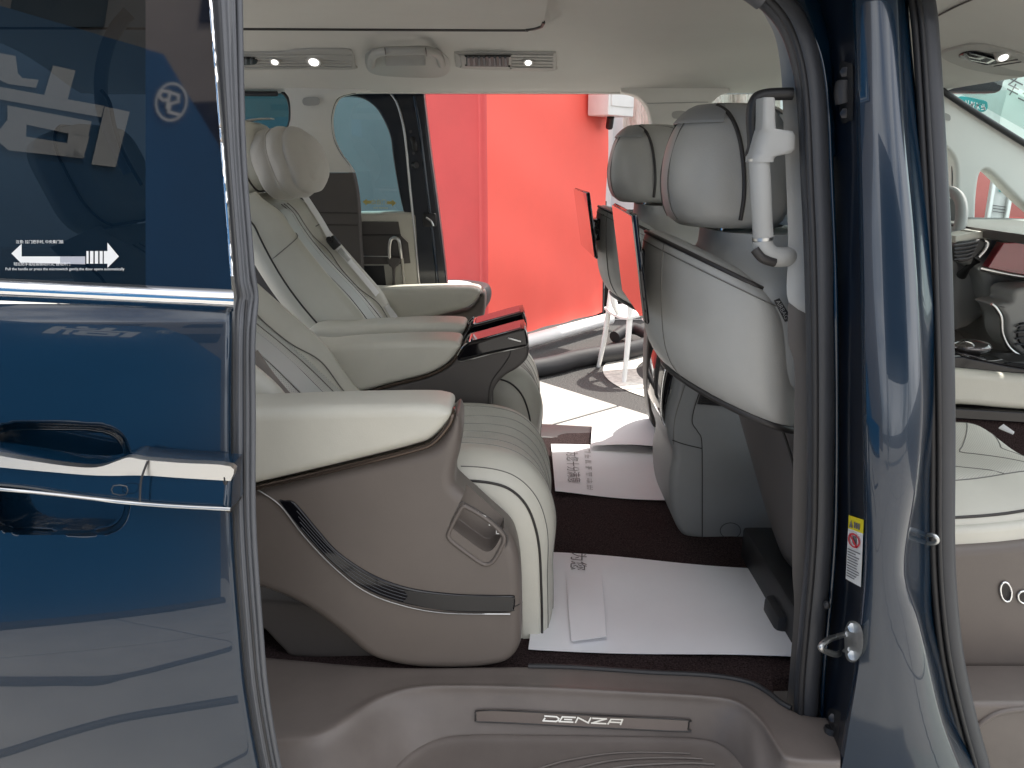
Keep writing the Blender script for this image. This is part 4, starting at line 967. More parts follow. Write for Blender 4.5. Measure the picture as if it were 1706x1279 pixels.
# side gusset of the cushion below the piping
gp = [(700, 806), (762, 805), (815, 809), (848, 821), (872, 848), (888, 890), (896, 940), (899, 990), (900, 1050), K(900, 1112), K(800, 1112), K(780, 900), K(690, 880)]
pxprism('cushion_side', gp, .354, .81, .004, cream, seat, yref=.362)
tube('cushion_piping', [cush(u, .012, .002) for u in [.28+.72*k/20 for k in range(21)]], .0028, piping, cu, res=8, n=2)
tube('cushion_stitch', [cush(u, .055, .0006) for u in [.28+.72*k/24 for k in range(25)]], .0011, stitch, cu, res=5, n=2)
tube('cushion_piping', [cush(u, .988, .002) for u in [.28+.72*k/20 for k in range(21)]], .0028, piping, cu, res=8, n=2)
for s0, s1, s2 in ((.24, .235, .23), (.34, .36, .33), (.45, .50, .46), (.56, .62, .58), (.66, .73, .70), (.80, .815, .80)):
    tube('quilt_seam', [cush(u, s0+(s1-s0)*sst(.2, .55, u)+(s2-s1)*sst(.6, 1.0, u), -.0003) for u in [.22+.78*k/26 for k in range(27)]], .0021, seamc, cu, res=6, n=2)
for k in range(3):
    tube('quilt_seam', [cush(.72+.1*k+.09*math.sin(t*math.pi), lerp(.24, .80, t), -.0003) for t in [j/12 for j in range(13)]], .0019, seamc, cu, res=6, n=2)

# backrest: leaning frame (origin at the seat joint)
BO = Vector((-.47, SC, .86)); rec = rad(38)
SPN = []
_q = Vector((0, 0, 0)); _v = 0.0
while _v < 1.0:
    _a = rad(lerp(43, 12, sst(0, .85, _v))); SPN.append((_q.copy(), _a)); _q = _q+Vector((-math.sin(_a), 0, math.cos(_a)))*.02; _v += .02
def spine(v):
    if v < 0: p, a = SPN[0]; return p+Vector((-math.sin(a), 0, math.cos(a)))*v, a
    k = min(v/.02, len(SPN)-1.001); i = int(k); t = k-i; return SPN[i][0].lerp(SPN[i+1][0], t), lerp(SPN[i][1], SPN[i+1][1], t)
def bk(y, v, n):
    p, a = spine(v); return BO+p+Vector((math.cos(a)*n, y, math.sin(a)*n))
BU = Vector((-.35, 0, .93))
def bprof(t, v):
    """t in -1..1 across; front depth"""
    w = lerp(.245, .205, sst(.22, .60, v)); a = abs(t)
    bol = .056*sst(.60, .80, a)*(1-sst(.84, 1.02, a)*1.25)*lerp(1.0, .55, sst(.3, .65, v))*(.35+.65*sst(-.05, .13, v))
    lum = .025*math.exp(-((v-.18)/.16)**2)*(1-a*a)
    edge = -.05*sst(.86, 1.0, a)
    top = -.04*sst(.50, .61, v)
    return w, .055+bol+lum+edge+top
loops = []
for k in range(30):
    v = lerp(-.06, .60, k/29); L = []
    for i in range(37):
        t = -1+2*i/36; w, n = bprof(t, v); L.append(bk(t*w, v, n))
    w, _ = bprof(1, v)
    for i in range(12):
        t = 1-2*i/11; L.append(bk(t*w*.96, v, -.075+.035*abs(t)**3))
    loops.append(L)
br = loft('backrest', loops, cream, seat, True, 70)
def bins(t, v, lift=.0):
    w, n = bprof(t, v); return bk(t*w, v, n+lift)
def insf(u, v):
    vv = lerp(-.03, .56, v); t = lerp(-1, 1, u)*lerp(.64, .56, sst(.2, .6, vv)); e = .0035*min(1, 8*min(u, 1-u, v*2, (1-v)*2)); return bins(t, vv, e)
ins = sheet('backrest_insert', insf, 30, 50, perf_back, seat, 80, uvs=(.22, .64))
sheet('centre_panel', lambda u, v: bins(lerp(-.19, .19, u)*lerp(1.0, 1.15, v), lerp(-.03, .53, v), .0055), 8, 30, M('blue_grey_leather', (.53, .555, .535), .45, bump=(420, .2, 'voronoi', .0008)), ins, 80)
for t0, t1 in ((-.64, -.56), (.64, .56), (-.42, -.36), (.42, .36), (-.195, -.22), (.195, .22)):
    tube('back_seam', [bins(lerp(t0, t1, sst(.2, .6, v))*(1+.06*math.sin(v*22)), v, .0042) for v in [lerp(-.03, .55, k/24) for k in range(25)]], .0016, stitch, ins, res=6, n=2)
for sg in (-1, 1):
    tube('back_piping', [bins(sg*lerp(.985, .97, k/20), lerp(-.04, .57, k/20), .003) for k in range(21)], .0030, piping, br, res=8, n=2)
    tube('back_piping', [bins(sg*.70, lerp(.44, .47, 0)+.0*k, .001) for k in range(2)]+[bins(sg*lerp(.70, .97, k/5), lerp(.45, .40, k/5), .001) for k in range(1, 6)], .0014, stitch, br, res=6, n=2)
# headrest
def rect_loop(cy, w, v0, v1, n, rr, m=6):
    pts = []
    for (sx, sy, a0) in ((1, 1, 0), (-1, 1, 90), (-1, -1, 180), (1, -1, 270)):
        for k in range(m+1):
            a = rad(a0+90*k/m); pts.append(((w-rr)*sx+rr*math.cos(a), (v1-v0)/2*sy-rr*sy+rr*math.sin(a)))
    return [bk(cy+y, (v0+v1)/2+z, n) for y, z in pts]
HR = [(-.045, .80, .035), (-.040, .93, .06), (-.015, .99, .07), (.03, 1.0, .075), (.06, .96, .07), (.075, .86, .06), (.078, .70, .05)]
hr = loft('headrest', [rect_loop(0, .135*s, .605+.11*(1-s), .815-.11*(1-s), n, r*s) for n, s, r in HR], cream, seat, True, 70)
tube('headrest_piping', rect_loop(0, .137, .603, .817, .028, .076), .0028, piping, hr, res=8, n=2, closed=True)
for sg in (-1, 1): tube('headrest_post', [bk(sg*.06, .54, .0), bk(sg*.06, .66, .01)], .007, satin, hr, smooth=False)

# inner armrest with its console
IY0, IY1 = .812, .930
ip = [(470, 585), (548, 576), (600, 571), (700, 567), (752, 568), (766, 573), (765, 583), (745, 606), (712, 624), (650, 640), (592, 656), (530, 668), (470, 676)]
pad2 = pxprism('inner_armrest_pad', ip, IY0-.006, IY1+.004, .018, cream, seat, seg=5, yref=IY0)
bd = [(470, 680), (592, 660), (650, 643), (712, 627), (748, 609), (768, 584), (800, 590), (850, 576), (877, 566), (881, 580), (878, 598), (862, 614), (842, 626), (827, 642), (820, 662), (818, 700), K(817, 730), K(700, 800), K(470, 800)]
pxprism('inner_side_shell', bd, IY0, IY1, .010, browndk, seat, seg=4, yref=IY0)
tube('inner_piping', [P(470, 679, IY0-.003), P(592, 658.5, IY0-.004), P(650, 642, IY0-.004), P(712, 626, IY0-.004), P(747, 608, IY0-.003), P(767, 583, IY0)], .0040, bronze, seat, res=8)
cn = pxprism('touch_console', [(762, 594), (768, 584), (777, 572), (800, 566), (866, 548), (875, 550), (878, 558), (879, 572), (872, 577), (820, 588), (772, 600), (763, 600)], IY0-.003, IY1+.003, .006, gloss, seat, yref=IY0)
tube('console_edge', [P(764, 601, IY0-.004), P(774, 601, IY0-.004), P(820, 589, IY0-.004), P(872, 578, IY0-.004), P(880, 572, IY0-.003)], .0012, satin, cn, res=6)
tube('console_edge', [P(762, 592, IY0-.003), P(770, 579, IY0-.003), P(778, 571, IY0-.001)], .0022, chrome, cn, res=6)
slab3('touch_screen', [Vector((v.x, y, v.z+.0035)) for v, y in ((P(786, 571, IY0), IY0+.012), (P(867, 549, IY0), IY0+.012), (P(867, 549, IY0), IY1-.012), (P(786, 571, IY0), IY1-.012))], .003, M('screen_glass', (.01, .01, .012), .03, coat=1.0, spec=.9), cn, (0, 0, -1))
box('console_chrome', P(782, 576, IY0-.001)+Vector((0, .055, .006)), (.006, .10, .008), chrome, cn, .002, Matrix.Rotation(rad(15), 3, 'Y'))
box('screen_glint', P(857, 566, IY0-.004)+Vector((0, 0, 0)), (.035, .003, .004), satin, cn, .001, Matrix.Rotation(rad(15), 3, 'Y'))  # thin metal bar modelled to stand in for a glint
tube('shell_seam', [P(850, 578, IY0-.001), P(849, 592, IY0-.001), P(836, 612, IY0-.001), P(820, 634, IY0-.001), P(814, 660, IY0-.001), P(813, 710, IY0-.001)], .0014, piping, seat, res=5)
# far armchair: mirrored copy
seat2 = copy_tree(seat); seat2.location = (-.3, 1.385, .45); seat2.scale = (1, -1, 1)
seat2['label'] = 'cream leather armchair by the far door, neck pillow strapped to its headrest'

# the near chair leans back a little further than its twin
_b = BO-seat.location; lean = Matrix.Translation(_b) @ Matrix.Rotation(rad(-6.5), 4, 'Y') @ Matrix.Translation(-_b)
for ch in (br, ins, hr): ch.matrix_local = lean
# neck pillow on the far armchair
BO2 = BO+Vector((0, .805, 0))
def bk2(y, v, n): return bk(y, v, n)+Vector((0, .805, 0))
pil_t = thing('neck_pillow', 'puffy pale fabric neck pillow strapped to the far armchair headrest', 'pillow', bk2(0, .70, .08))
def pilr(sn, a):
    env = max(0.0, 1-max(0, (sn-.42)/.58)**2.6)**.5 if sn > .42 else .90+.10*(sn/.42)**.7
    f = .93+.07*abs(math.sin(math.pi*(sn*3.6+.10*math.sin(a*2)+.05*math.sin(a*5+1))))**.55+.008*math.sin(a*9+sn*20)
    return max(.02, env)*f
def pilp(sn, a, k=1.0):
    r_ = pilr(sn, a)*k; ca, sa = math.cos(a), math.sin(a)
    y_ = .165*r_*(abs(ca)**.85)*(1 if ca > 0 else -1); v_ = .122*r_*(abs(sa)**.85)*(1 if sa > 0 else -1)
    return bk2(y_, .668+v_-.02*sn, .060+.178*sn)
loft('cushion', [[pilp(sn, 2*math.pi*i/56) for i in range(56)] for sn in [k/44 for k in range(45)]], fabric, pil_t, True, 80)
tube('pillow_seam', [pilp(.30, 2*math.pi*i/40, 1.008) for i in range(40)], .0022, fabric, pil_t, n=2, res=6, closed=True)
def strapf(u, v):
    return bk2(lerp(-.02, .02, v), .806+.010*math.sin(u*math.pi), lerp(-.02, .12, u))
sheet('strap', strapf, 10, 3, fabric, pil_t, thick=tuple(BU*.004))

# seat belt of the far armchair
belt_t = thing('seat_belt', 'pale seat belt running down over the far armchair', 'seat belt', P(560, 400, 1.60))
bpth = catmull([P(500, 315, 1.55)]+[look(x, y, .012) for x, y in ((532, 364), (556, 404), (590, 444), (622, 482), (645, 511), (658, 530))], 5)
n = len(bpth); V = []
for sgn in (-1, 1):
    for k, p in enumerate(bpth):
        t = (bpth[min(k+1, n-1)]-bpth[max(k-1, 0)]).normalized(); vd = (p-Vector((CX, CY, CZ))).normalized()
        V.append(p+t.cross(vd).normalized()*.0095*sgn+vd*.006*sgn)
V = V+[v+Vector((0, .0018, 0)) for v in V]
Fc = [(k, k+1, n+k+1, n+k) for k in range(n-1)]+[(2*n+k, 2*n+k+1, 3*n+k+1, 3*n+k) for k in range(n-1)]+[(k, k+1, 2*n+k+1, 2*n+k) for k in range(n-1)]+[(n+k, n+k+1, 3*n+k+1, 3*n+k) for k in range(n-1)]
mk('webbing', V, Fc, webbing, belt_t, 60)
bc = look(556, 404, .02)
box('buckle_tongue', bc, (.042, .02, .034), blackp, belt_t, .006, Matrix.Rotation(rad(52), 3, 'Y'))
box('tongue_plate', look(574, 424, .02), (.05, .004, .018), satin, belt_t, .001, Matrix.Rotation(rad(48), 3, 'Y'))
tube('stop_button', [bc+Vector((-.012, -.008, .012)), bc+Vector((-.012, -.018, .012))], .010, blackp, belt_t, smooth=False)
# lower belt strap of the near chair
lb = catmull([P(415, 595, .47), P(440, 632, .44), P(470, 668, .42), P(500, 700, .41)], 5); wv = Vector((.3, .05, .25)).normalized()*.024
n = len(lb); V = [p-wv for p in lb]+[p+wv for p in lb]; V = V+[v+Vector((0, .002, 0)) for v in V]
Fc = [(k, k+1, n+k+1, n+k) for k in range(n-1)]+[(2*n+k, 2*n+k+1, 3*n+k+1, 3*n+k) for k in range(n-1)]+[(k, k+1, 2*n+k+1, 2*n+k) for k in range(n-1)]+[(n+k, n+k+1, 3*n+k+1, 3*n+k) for k in range(n-1)]
tag(mk('seat_belt', V, Fc, M('grey_webbing', (.30, .27, .25), .75, bump=(500, .4)), None, 60), 'short length of taupe seat belt behind the nearest armrest', 'seat belt')

# ============================================================ FRONT SEATS
FC = .51
fseat = thing('front_seat', 'grey-backed front seat nearest the door pillar, with airbag tag', 'seat', (.6, FC, .45), 'front seats')
def pell(xr, yc, ax, ay, xf, z, m=44, sq=1.75):
    """plan loop: convex rear half (towards -x), flatter front at xf"""
    L = []
    for i in range(m):
        a = 2*math.pi*i/m; ca, sa = math.cos(a), math.sin(a)
        ex = (abs(ca)**(2/sq))*(1 if ca > 0 else -1); ey = (abs(sa)**(2/sq))*(1 if sa > 0 else -1)
        x = xr+ax+(xf-xr-ax)*ex if ca > 0 else xr+ax+ax*ex
        L.append(Vector((x, yc+ay*ey, z)))
    return L
def shear(p):
    k = lerp(.34, .46, sst(1.0, 1.31, p.z)); return Vector((p.x, p.y, p.z-k*(p.x-.325)))
BKR = [(1.030, .350, .150, .240, .560), (1.042, .325, .170, .256, .575), (1.065, .303, .180, .264, .580), (1.10, .288, .186, .268, .575), (1.16, .279, .188, .268, .565), (1.23, .275, .186, .266, .550), (1.275, .277, .178, .258, .530), (1.295, .283, .160, .240, .510), (1.307, .298, .125, .205, .480), (1.313, .322, .085, .155, .450), (1.315, .345, .05, .10, .42)]
BKR = [(z, xr, ax, ay, xf+.07*(1-sst(1.27, 1.305, z))) for z, xr, ax, ay, xf in BKR]
def tabs(z): return [interp([(r[0], r[k]) for r in BKR], z) for k in range(1, 5)]
lps = []
for k in range(40):
    z = 1.030+(1.315-1.030)*math.sin(k/39*math.pi/2)**.9
    xr, ax, ay, xf = tabs(z); lps.append([shear(p) for p in pell(xr, FC, ax, ay, xf, z)])
fb_ = loft('backrest', lps, greyl, fseat, True, 70)
def fbp(ang, z, lift=.001):
    xr, ax, ay, xf = tabs(z); sq = 1.75; a = rad(ang); ca, sa = math.cos(a), math.sin(a)
    ex = (abs(ca)**(2/sq))*(1 if ca > 0 else -1); ey = (abs(sa)**(2/sq))*(1 if sa > 0 else -1)
    x = xr+ax+(xf-xr-ax)*ex if ca > 0 else xr+ax+ax*ex
    p = shear(Vector((x, FC+ay*ey, z))); c = Vector((xr+ax, FC, z-.05)); return p+(p-c).normalized()*lift
for sg in (1, -1):
    tube('back_piping', [fbp(180+sg*t, 1.296, .002) for t in range(0, 145, 8)], .0044, piping, fb_, res=8, n=3)
    tube('back_stitch', [fbp(180+sg*t, 1.276, .0008) for t in range(0, 141, 8)], .0013, stitch, fb_, res=5, n=3)
    tube('panel_seam', [fbp(180+sg*26, z, .0006) for z in [lerp(1.296, 1.036, k/14) for k in range(15)]], .0012, stitch, fb_, res=5, n=2)
tube('lower_dark_strip', [fbp(180+t, 1.036, .002) for t in range(-112, 113, 8)], .008, piping, fb_, res=8, n=2)  # thick dark strip drawn for the gap below the backrest
# front bolster of the backrest (cream side seen past the pillar)
loft('front_bolster', [pell(xr+.10+.02*sst(1.2, 1.3, z), FC, .12, ay*(.95-.25*sst(1.22, 1.31, z)), xf+.09, z, 44, 2.4) for z, (xr, ax, ay, xf) in [(z, tabs(min(z, 1.29))) for z in [lerp(1.04, 1.325, k/16) for k in range(17)]]], greyl, fseat, True, 70)
# headrest
HRT0 = [(1.375, .405, .09, .115, .585), (1.385, .388, .10, .130, .60), (1.42, .373, .11, .140, .61), (1.48, .368, .115, .140, .61), (1.53, .375, .112, .130, .605), (1.57, .392, .10, .112, .59), (1.595, .412, .08, .088, .57), (1.608, .435, .05, .055, .54), (1.611, .46, .02, .02, .50)]
HRT = [(z-.042, xr-.058, ax*1.15, ay, xf-.035) for z, xr, ax, ay, xf in HRT0]
def htab(z): return [interp([(r[0], r[k]) for r in HRT], z) for k in range(1, 5)]
hl_ = []
for k in range(36):
    z = 1.333+(1.569-1.333)*math.sin(k/35*math.pi/2)**.9; xr, ax, ay, xf = htab(z); hl_.append(pell(xr, FC, ax, ay, xf, z, 40, 2.5))
fh = loft('headrest', hl_, greyl, fseat, True, 70)
def fhp(ang, z, lift=.001):
    xr, ax, ay, xf = htab(z); sq = 2.5; a = rad(ang); ca, sa = math.cos(a), math.sin(a)
    ex = (abs(ca)**(2/sq))*(1 if ca > 0 else -1); ey = (abs(sa)**(2/sq))*(1 if sa > 0 else -1)
    x = xr+ax+(xf-xr-ax)*ex if ca > 0 else xr+ax+ax*ex
    p = Vector((x, FC+ay*ey, z)); c = Vector((xr+ax+.02, FC, z-.04)); return p+(p-c).normalized()*lift
for sg in (1, -1):
    tube('headrest_piping', [fhp(180+sg*t, z, .002) for t, z in ((58, 1.560), (73, 1.543), (82, 1.508), (87, 1.458), (89, 1.398), (88, 1.350))], .0042, piping, fh, res=8, n=6)
    tube('headrest_stitch', [fhp(180+sg*t, z, .001) for t, z in ((20, 1.558), (14, 1.518), (12, 1.438), (13, 1.378), (18, 1.346))], .0013, stitch, fh, res=5, n=6)
    tube('headrest_stitch', [fhp(180+sg*t, z, .001) for t, z in ((62, 1.564), (120, 1.554), (126, 1.518), (128, 1.438), (127, 1.358))], .0016, stitch, fh, res=5, n=6)
    tube('headrest_post', [Vector((.42, FC+sg*.065, 1.28)), Vector((.42, FC+sg*.065, 1.36))], .0075, chrome, fseat, smooth=False, res=12)
# top flap and front wing of the headrest
sheet('headrest_flap', lambda u, v: fhp(180+lerp(-70, 70, u), lerp(1.5635, 1.530, v), .0035+.004*v), 24, 6, greydk, fseat, 80, thick=(0, 0, -.003))
def wing(z): xr, ax, ay, xf = htab(z); return pell(xf-.055, FC, .03, ay*.96, xf+.035, z, 40, 2.6)
loft('headrest_front', [wing(lerp(1.340, 1.543, k/12)) for k in range(13)], cream, fseat, True, 70)
# rear screen on its bracket
scx, scz = .345, 1.275
R15 = Matrix.Rotation(rad(-1.6), 3, 'Z') @ Matrix.Rotation(rad(-9), 3, 'Y')
scr = box('rear_screen', Vector((.243, FC-.03, 1.266)), (.009, .38, .205), gloss, fseat, .005, R15)
box('screen_glass', Vector((.2370, FC-.03, 1.2670)), (.003, .370, .195), M('mirror_screen', (.02, .02, .022), .02, coat=1.0, spec=1.0, metal=.0), scr, 0, R15)
box('screen_bracket', Vector((.268, FC+.02, 1.245)), (.045, .075, .07), gloss, fseat, .010, R15)
box('bracket_plate', Vector((.301, FC+.02, 1.242)), (.012, .12, .115), blackp, fseat, .006, R15)
# lower back, seat pan and base
LBR = [(.56, .64, .10, .22, .80), (.62, .615, .10, .22, .78), (.70, .585, .11, .22, .76), (.80, .55, .11, .225, .72), (.90, .515, .11, .228, .70), (.97, .49, .10, .225, .66), (1.02, .48, .08, .21, .62)]
def ltab(z): return [interp([(r[0], r[k]) for r in LBR], z) for k in range(1, 5)]
loft('lower_back', [pell(*([ltab(z)[0], FC]+ltab(z)[1:3]+[ltab(z)[3], z])) for z in [lerp(.56, 1.02, k/16) for k in range(17)]], browndk, fseat, True, 70)
tube('lower_back_seam', [Vector((ltab(z)[0]+ltab(z)[1]*.35, FC-ltab(z)[2]*.85, z)) for z in [lerp(.98, .64, k/10) for k in range(11)]], .003, piping, fseat)
# cushion seen through the front door
CP = [(.70, .76), (.74, .772), (.80, .772), (.95, .782), (1.06, .80), (1.13, .795), (1.165, .76), (1.17, .70)]
cps = catmull([Vector(p) for p in CP], 5)
def fcu(u, s, lift=0):
    k = u*(len(cps)-1); i = min(int(k), len(cps)-2); p = cps[i].lerp(cps[i+1], k-i)
    e = math.sin(math.pi*min(1, max(0, s))); d = .050*min(1, e*1.5)**.7-.014*math.exp(-((s-.5)/.2)**2)+lift
    return Vector((p.x+d*.6*sst(.75, 1, u), lerp(.255, .765, s), p.y+d*(1-.6*sst(.8, 1, u))))
fcs = sheet('cushion', fcu, 40, 40, [cream, cream_perf], fseat, 80, thick=(0, 0, -.06), uvs=(.7, .5), fm=lambda u, v: 1 if .2 < v < .8 else 0)
for s in (.2, .8): tube('quilt_seam', [fcu(k/20, s, -.0004) for k in range(21)], .0018, stitch, fcs, n=2, res=6)
for k in range(6):
    tube('quilt_seam', [fcu(.05+.15*k+.16*abs(t-.5)*2, lerp(.2, .8, t), -.0004) for t in [j/14 for j in range(15)]], .0016, stitch, fcs, n=2, res=6)
tube('cushion_piping', [fcu(k/20, .015, .001) for k in range(21)], .003, piping, fcs, n=2, res=8)
ssp = [K(.62, .74), (.70, .727), (.80, .735), (.95, .745), (1.10, .765), (1.17, .755), (1.19, .70), (1.17, .60), K(1.10, .44), K(.68, .44), (.63, .60)]
ss = rprism('side_shell', [tuple(p) for p in catmull(ssp, 4, True)], .225, .30, .02, brown, fseat)
rprism('cushion_side', [tuple(p) for p in catmull([K(.74, .77), (.80, .768), (.95, .778), (1.08, .795), (1.15, .785), (1.165, .755), K(1.15, .74), K(.74, .715)], 4, True)], .240, .76, .012, cream, fseat)
for px, py, w, h in ((1676, 986, 11, 22), (1706, 995, 12, 14)):
    q = P(px, py, .222); tube('switch_ring', [q+Vector((w*.00098*math.cos(t)+.35*h*.001*-math.sin(t)*0, 0, h*.00098*math.sin(t)))+Vector((-.00030*h*math.sin(t)*.9, 0, 0)) for t in [2*math.pi*k/14 for k in range(14)]], .0022, chrome, ss, closed=True, n=2, res=8)
    slab3('switch', [q+Vector((w*.0009*math.cos(t)-.00027*h*math.sin(t), -.001, h*.0009*math.sin(t))) for t in [2*math.pi*k/14 for k in range(14)]], .004, gloss, ss, (0, 1, 0))
box('seat_riser', (.85, FC, .50), (.50, .40, .09), blackp, fseat, .01)
box('rail_cover', (.66, FC-.1, .475), (.16, .10, .05), rubberdk, fseat, .015)
fseat2 = copy_tree(fseat); fseat2.location = (.6, 1.455, .45); fseat2.scale = (1, -1, 1)
fseat2['label'] = 'grey-backed driver seat on the far side behind the steering wheel'
# airbag tag only on the near seat
tg = pxprism('airbag_tag', [K(1290, 501), K(1299, 497), K(1317, 526), K(1315, 535), K(1308, 536)], .228, .232, .0008, blackp, fseat)
text('tag_text', 'AIRBAG', frame(P(1303, 516, .2268), P(1312, 533, .2268)-P(1295, 500, .2268), Vector((.6, 0, .6))), .011, M('tag_grey', (.35, .35, .35), .7), tg)
# fluffy pillow on the near front seat headrest
fp = thing('headrest_pillow', 'beige fleece pillow on the front of the nearest front headrest', 'pillow', (.66, FC, 1.38))
lo2 = []
for k in range(20):
    t = -1+2*k/19; th = math.sqrt(max(.02, 1-abs(t)**2.6))
    lo2.append([Vector((.675+.045*math.cos(a)*th-.03*t*t, FC+.175*t, 1.425+.125*math.sin(a)*th)) for a in [2*math.pi*i/24 for i in range(24)]])
loft('cushion', lo2, M('beige_fleece', (.40, .36, .29), .95, bump=(300, .8, 'voronoi', .003), sheen=.5, var=(40, .12)), fp, True, 80)
tube('pillow_seam', [Vector((.722-.03*t*t, FC+.172*t*.98, 1.425+.0*t)) for t in [-.9+.18*k for k in range(11)]], .003, stitch, fp)
# ============================================================ CONSOLE, DASH, FAR SLIDING DOOR, SMALL THINGS
KY0, KY1 = .835, 1.125
con = pxprism('rear_console', [(1150, 592), (1180, 584), (1230, 582), (1300, 590), K(1420, 600), K(1420, 895), K(1285, 903), (1200, 905), (1150, 898), (1132, 885), (1119, 850), (1116, 800), (1122, 760), (1114, 730), (1112, 700), (1120, 660), (1132, 615)], KY0, KY1, .022, greydk, van, seg=5)
con['label'] = 'grey leather rear end of the centre console'
tube('console_stitch', [P(1168, 592, KY0-.001), P(1150, 620, KY0-.001), P(1135, 660, KY0-.001), P(1124, 700, KY0+.001), P(1122, 740, KY0+.002)], .0014, stitch, con, res=5)
tube('console_seam', [P(1175, 640, KY0-.001), P(1163, 660, KY0-.001), P(1153, 700, KY0-.001), P(1162, 718, KY0-.001), P(1169, 735, KY0-.001), P(1170, 800, KY0-.001), P(1170, 903, KY0-.001)], .0013, piping, con, res=5)
tube('console_seam', [P(1120, 733, KY0+.001), P(1140, 740, KY0-.001), P(1169, 747, KY0-.001)], .0013, piping, con, res=5)
vg = slab3('side_vent', [P(p.x, p.y, KY0-.004) for p in catmull([((1162., 673.), 1), (1170., 650.), (1182., 642.), (1206., 640.), (1213., 646.), ((1219., 678.), 1)], 4, True)], .006, blackp, con, (0, 1, 0))
for k in range(8): tube('vent_louvre', [P(1170+(-k)*1.0+4, 645+k*4, KY0-.006), P(1212+k*.8, 645+k*4, KY0-.006)], .0014, piping, vg, res=5, smooth=False)
tube('access_cap', [P(1217+17*math.cos(t), 884+13*math.sin(t), KY0-.0005) for t in [2*math.pi*k/20 for k in range(20)]], .0009, piping, con, res=5, n=2, closed=True)
# glossy rear face
rf = pxprism('rear_display', [(1148, 566), (1158, 580), (1150, 600), (1140, 640), (1128, 690), (1122, 722), (1112, 714), (1100, 690), (1099, 660), (1106, 620), (1118, 590), (1134, 570)], KY0+.04, KY1-.04, .006, gloss, con, yref=KY0+.05)
tube('display_trim', [P(1124, 722, KY0+.036), P(1108, 708, KY0+.036), P(1101, 680, KY0+.036), P(1106, 625, KY0+.036), P(1120, 588, KY0+.036), P(1136, 568, KY0+.036), P(1150, 563, KY0+.036)], .0035, chrome, rf, res=8)
tube('cup_holder', [P(1124, 640, KY0+.03), P(1118, 655, KY0+.028), P(1122, 668, KY0+.03), P(1134, 672, KY0+.03)], .004, chrome, rf, res=8)

# front part of the centre console
fc = pxprism('front_console', [K(1440, 640), (1560, 620), (1590, 616), (1700, 626), (1840, 636), K(1840, 690), (1700, 684), (1580, 676), K(1440, 690)], .82, 1.14, .02, cream, van, yref=.82)
pxprism('console_band', [K(1440, 688), K(1580, 678), K(1840, 693), K(1840, 712), K(1580, 696), K(1440, 702)], .812, 1.14, .004, gloss, van, yref=.82)
pxprism('console_base', [K(1440, 703), K(1580, 697), K(1840, 713), K(1840, 905), K(1440, 905)], .83, 1.13, .01, carpet, van, yref=.82)
pxprism('console_top', [K(1440, 612), (1580, 592), (1620, 596), (1706, 612), K(1840, 628), K(1840, 640), K(1590, 620), K(1440, 640)], .85, 1.11, .006, gloss, fc, yref=.86)
slab3('charging_pad', [P(1583, 600, .86), P(1640, 605, .86), P(1641, 612, .86), P(1583, 608, .86)], .01, M('pale_blue_screen', (.16, .34, .45), .4), fc, (0, 1, 0))
q = P(1616, 578, .98)
def dome(c, rx, ry, rz, name, mat, par, m=20):
    return loft(name, [[c+Vector((rx*math.cos(f)*math.cos(t), ry*math.cos(f)*math.sin(t), rz*math.sin(f))) for t in [2*math.pi*k/m for k in range(m)]] for f in [-.9+ (math.pi/2+.9)*j/10 for j in range(11)]], mat, par)
sh_ = dome(P(1618, 578, .97), .055, .035, .022, 'gear_selector', M('crystal_knob', (.12, .11, .11), .05, metal=.6, coat=1), fc)
tube('selector_stem', [P(1618, 580, .97), P(1620, 604, .97)], .012, blackp, fc, smooth=False)
box('selector_surround', P(1640, 598, .97), (.24, .10, .012), blackp, fc, .004)

# dashboard
da = pxprism('dashboard', [K(1600, 388), (1640, 382), (1706, 380), K(1860, 380), K(1860, 700), K(1750, 640), (1712, 596), (1690, 584), (1678, 560), (1664, 520), (1655, 500), (1648, 470), (1634, 448), K(1602, 438)], 1.24, 1.64, .02, dash, van, yref=1.22)
da['label'] = 'grey dashboard with vents and screens'
pxprism('dash_top', [K(1604, 376), (1650, 374), K(1860, 378), K(1860, 384), K(1640, 386), K(1604, 390)], .40, 1.66, .004, browndk, da, yref=1.30)
pxprism('dash_trim', [K(1590, 393), (1620, 386), (1640, 385), K(1860, 388), K(1860, 396), K(1650, 394), (1632, 398), (1610, 402), K(1590, 404)], 1.195, 1.26, .003, cream, da, yref=1.2)
dv_ = pxprism('dash_vent', [(1590, 404), (1612, 400), (1634, 397), (1640, 401), (1638, 412), (1626, 424), (1606, 434), (1592, 434), (1586, 420)], 1.185, 1.24, .004, blackp, da, yref=1.2)
for k in range(5): tube('vent_fin', [P(1590, 408+k*6, 1.182), P(1612, 405+k*6, 1.182), P(1632-k*3, 401+k*6, 1.182)], .0028, rubber, dv_, res=6)
tube('vent_ring', [P(1640, 400, 1.182), P(1645, 404, 1.182), P(1642, 414, 1.182), P(1630, 428, 1.182)], .006, satin, dv_, res=8)
sc2 = pxprism('centre_screen', [K(1660, 402), K(1860, 398), K(1860, 470), K(1692, 456), K(1634, 444)], 1.165, 1.2, .003, M('screen_painted_reflection', (.30, .03, .04), .10, coat=1.0), da, yref=1.2)  # red reflection painted into the screen's base colour
tube('screen_lower_trim', [P(1632, 446, 1.164), P(1692, 459, 1.164), P(1780, 470, 1.164)], .008, satin, da, res=8)
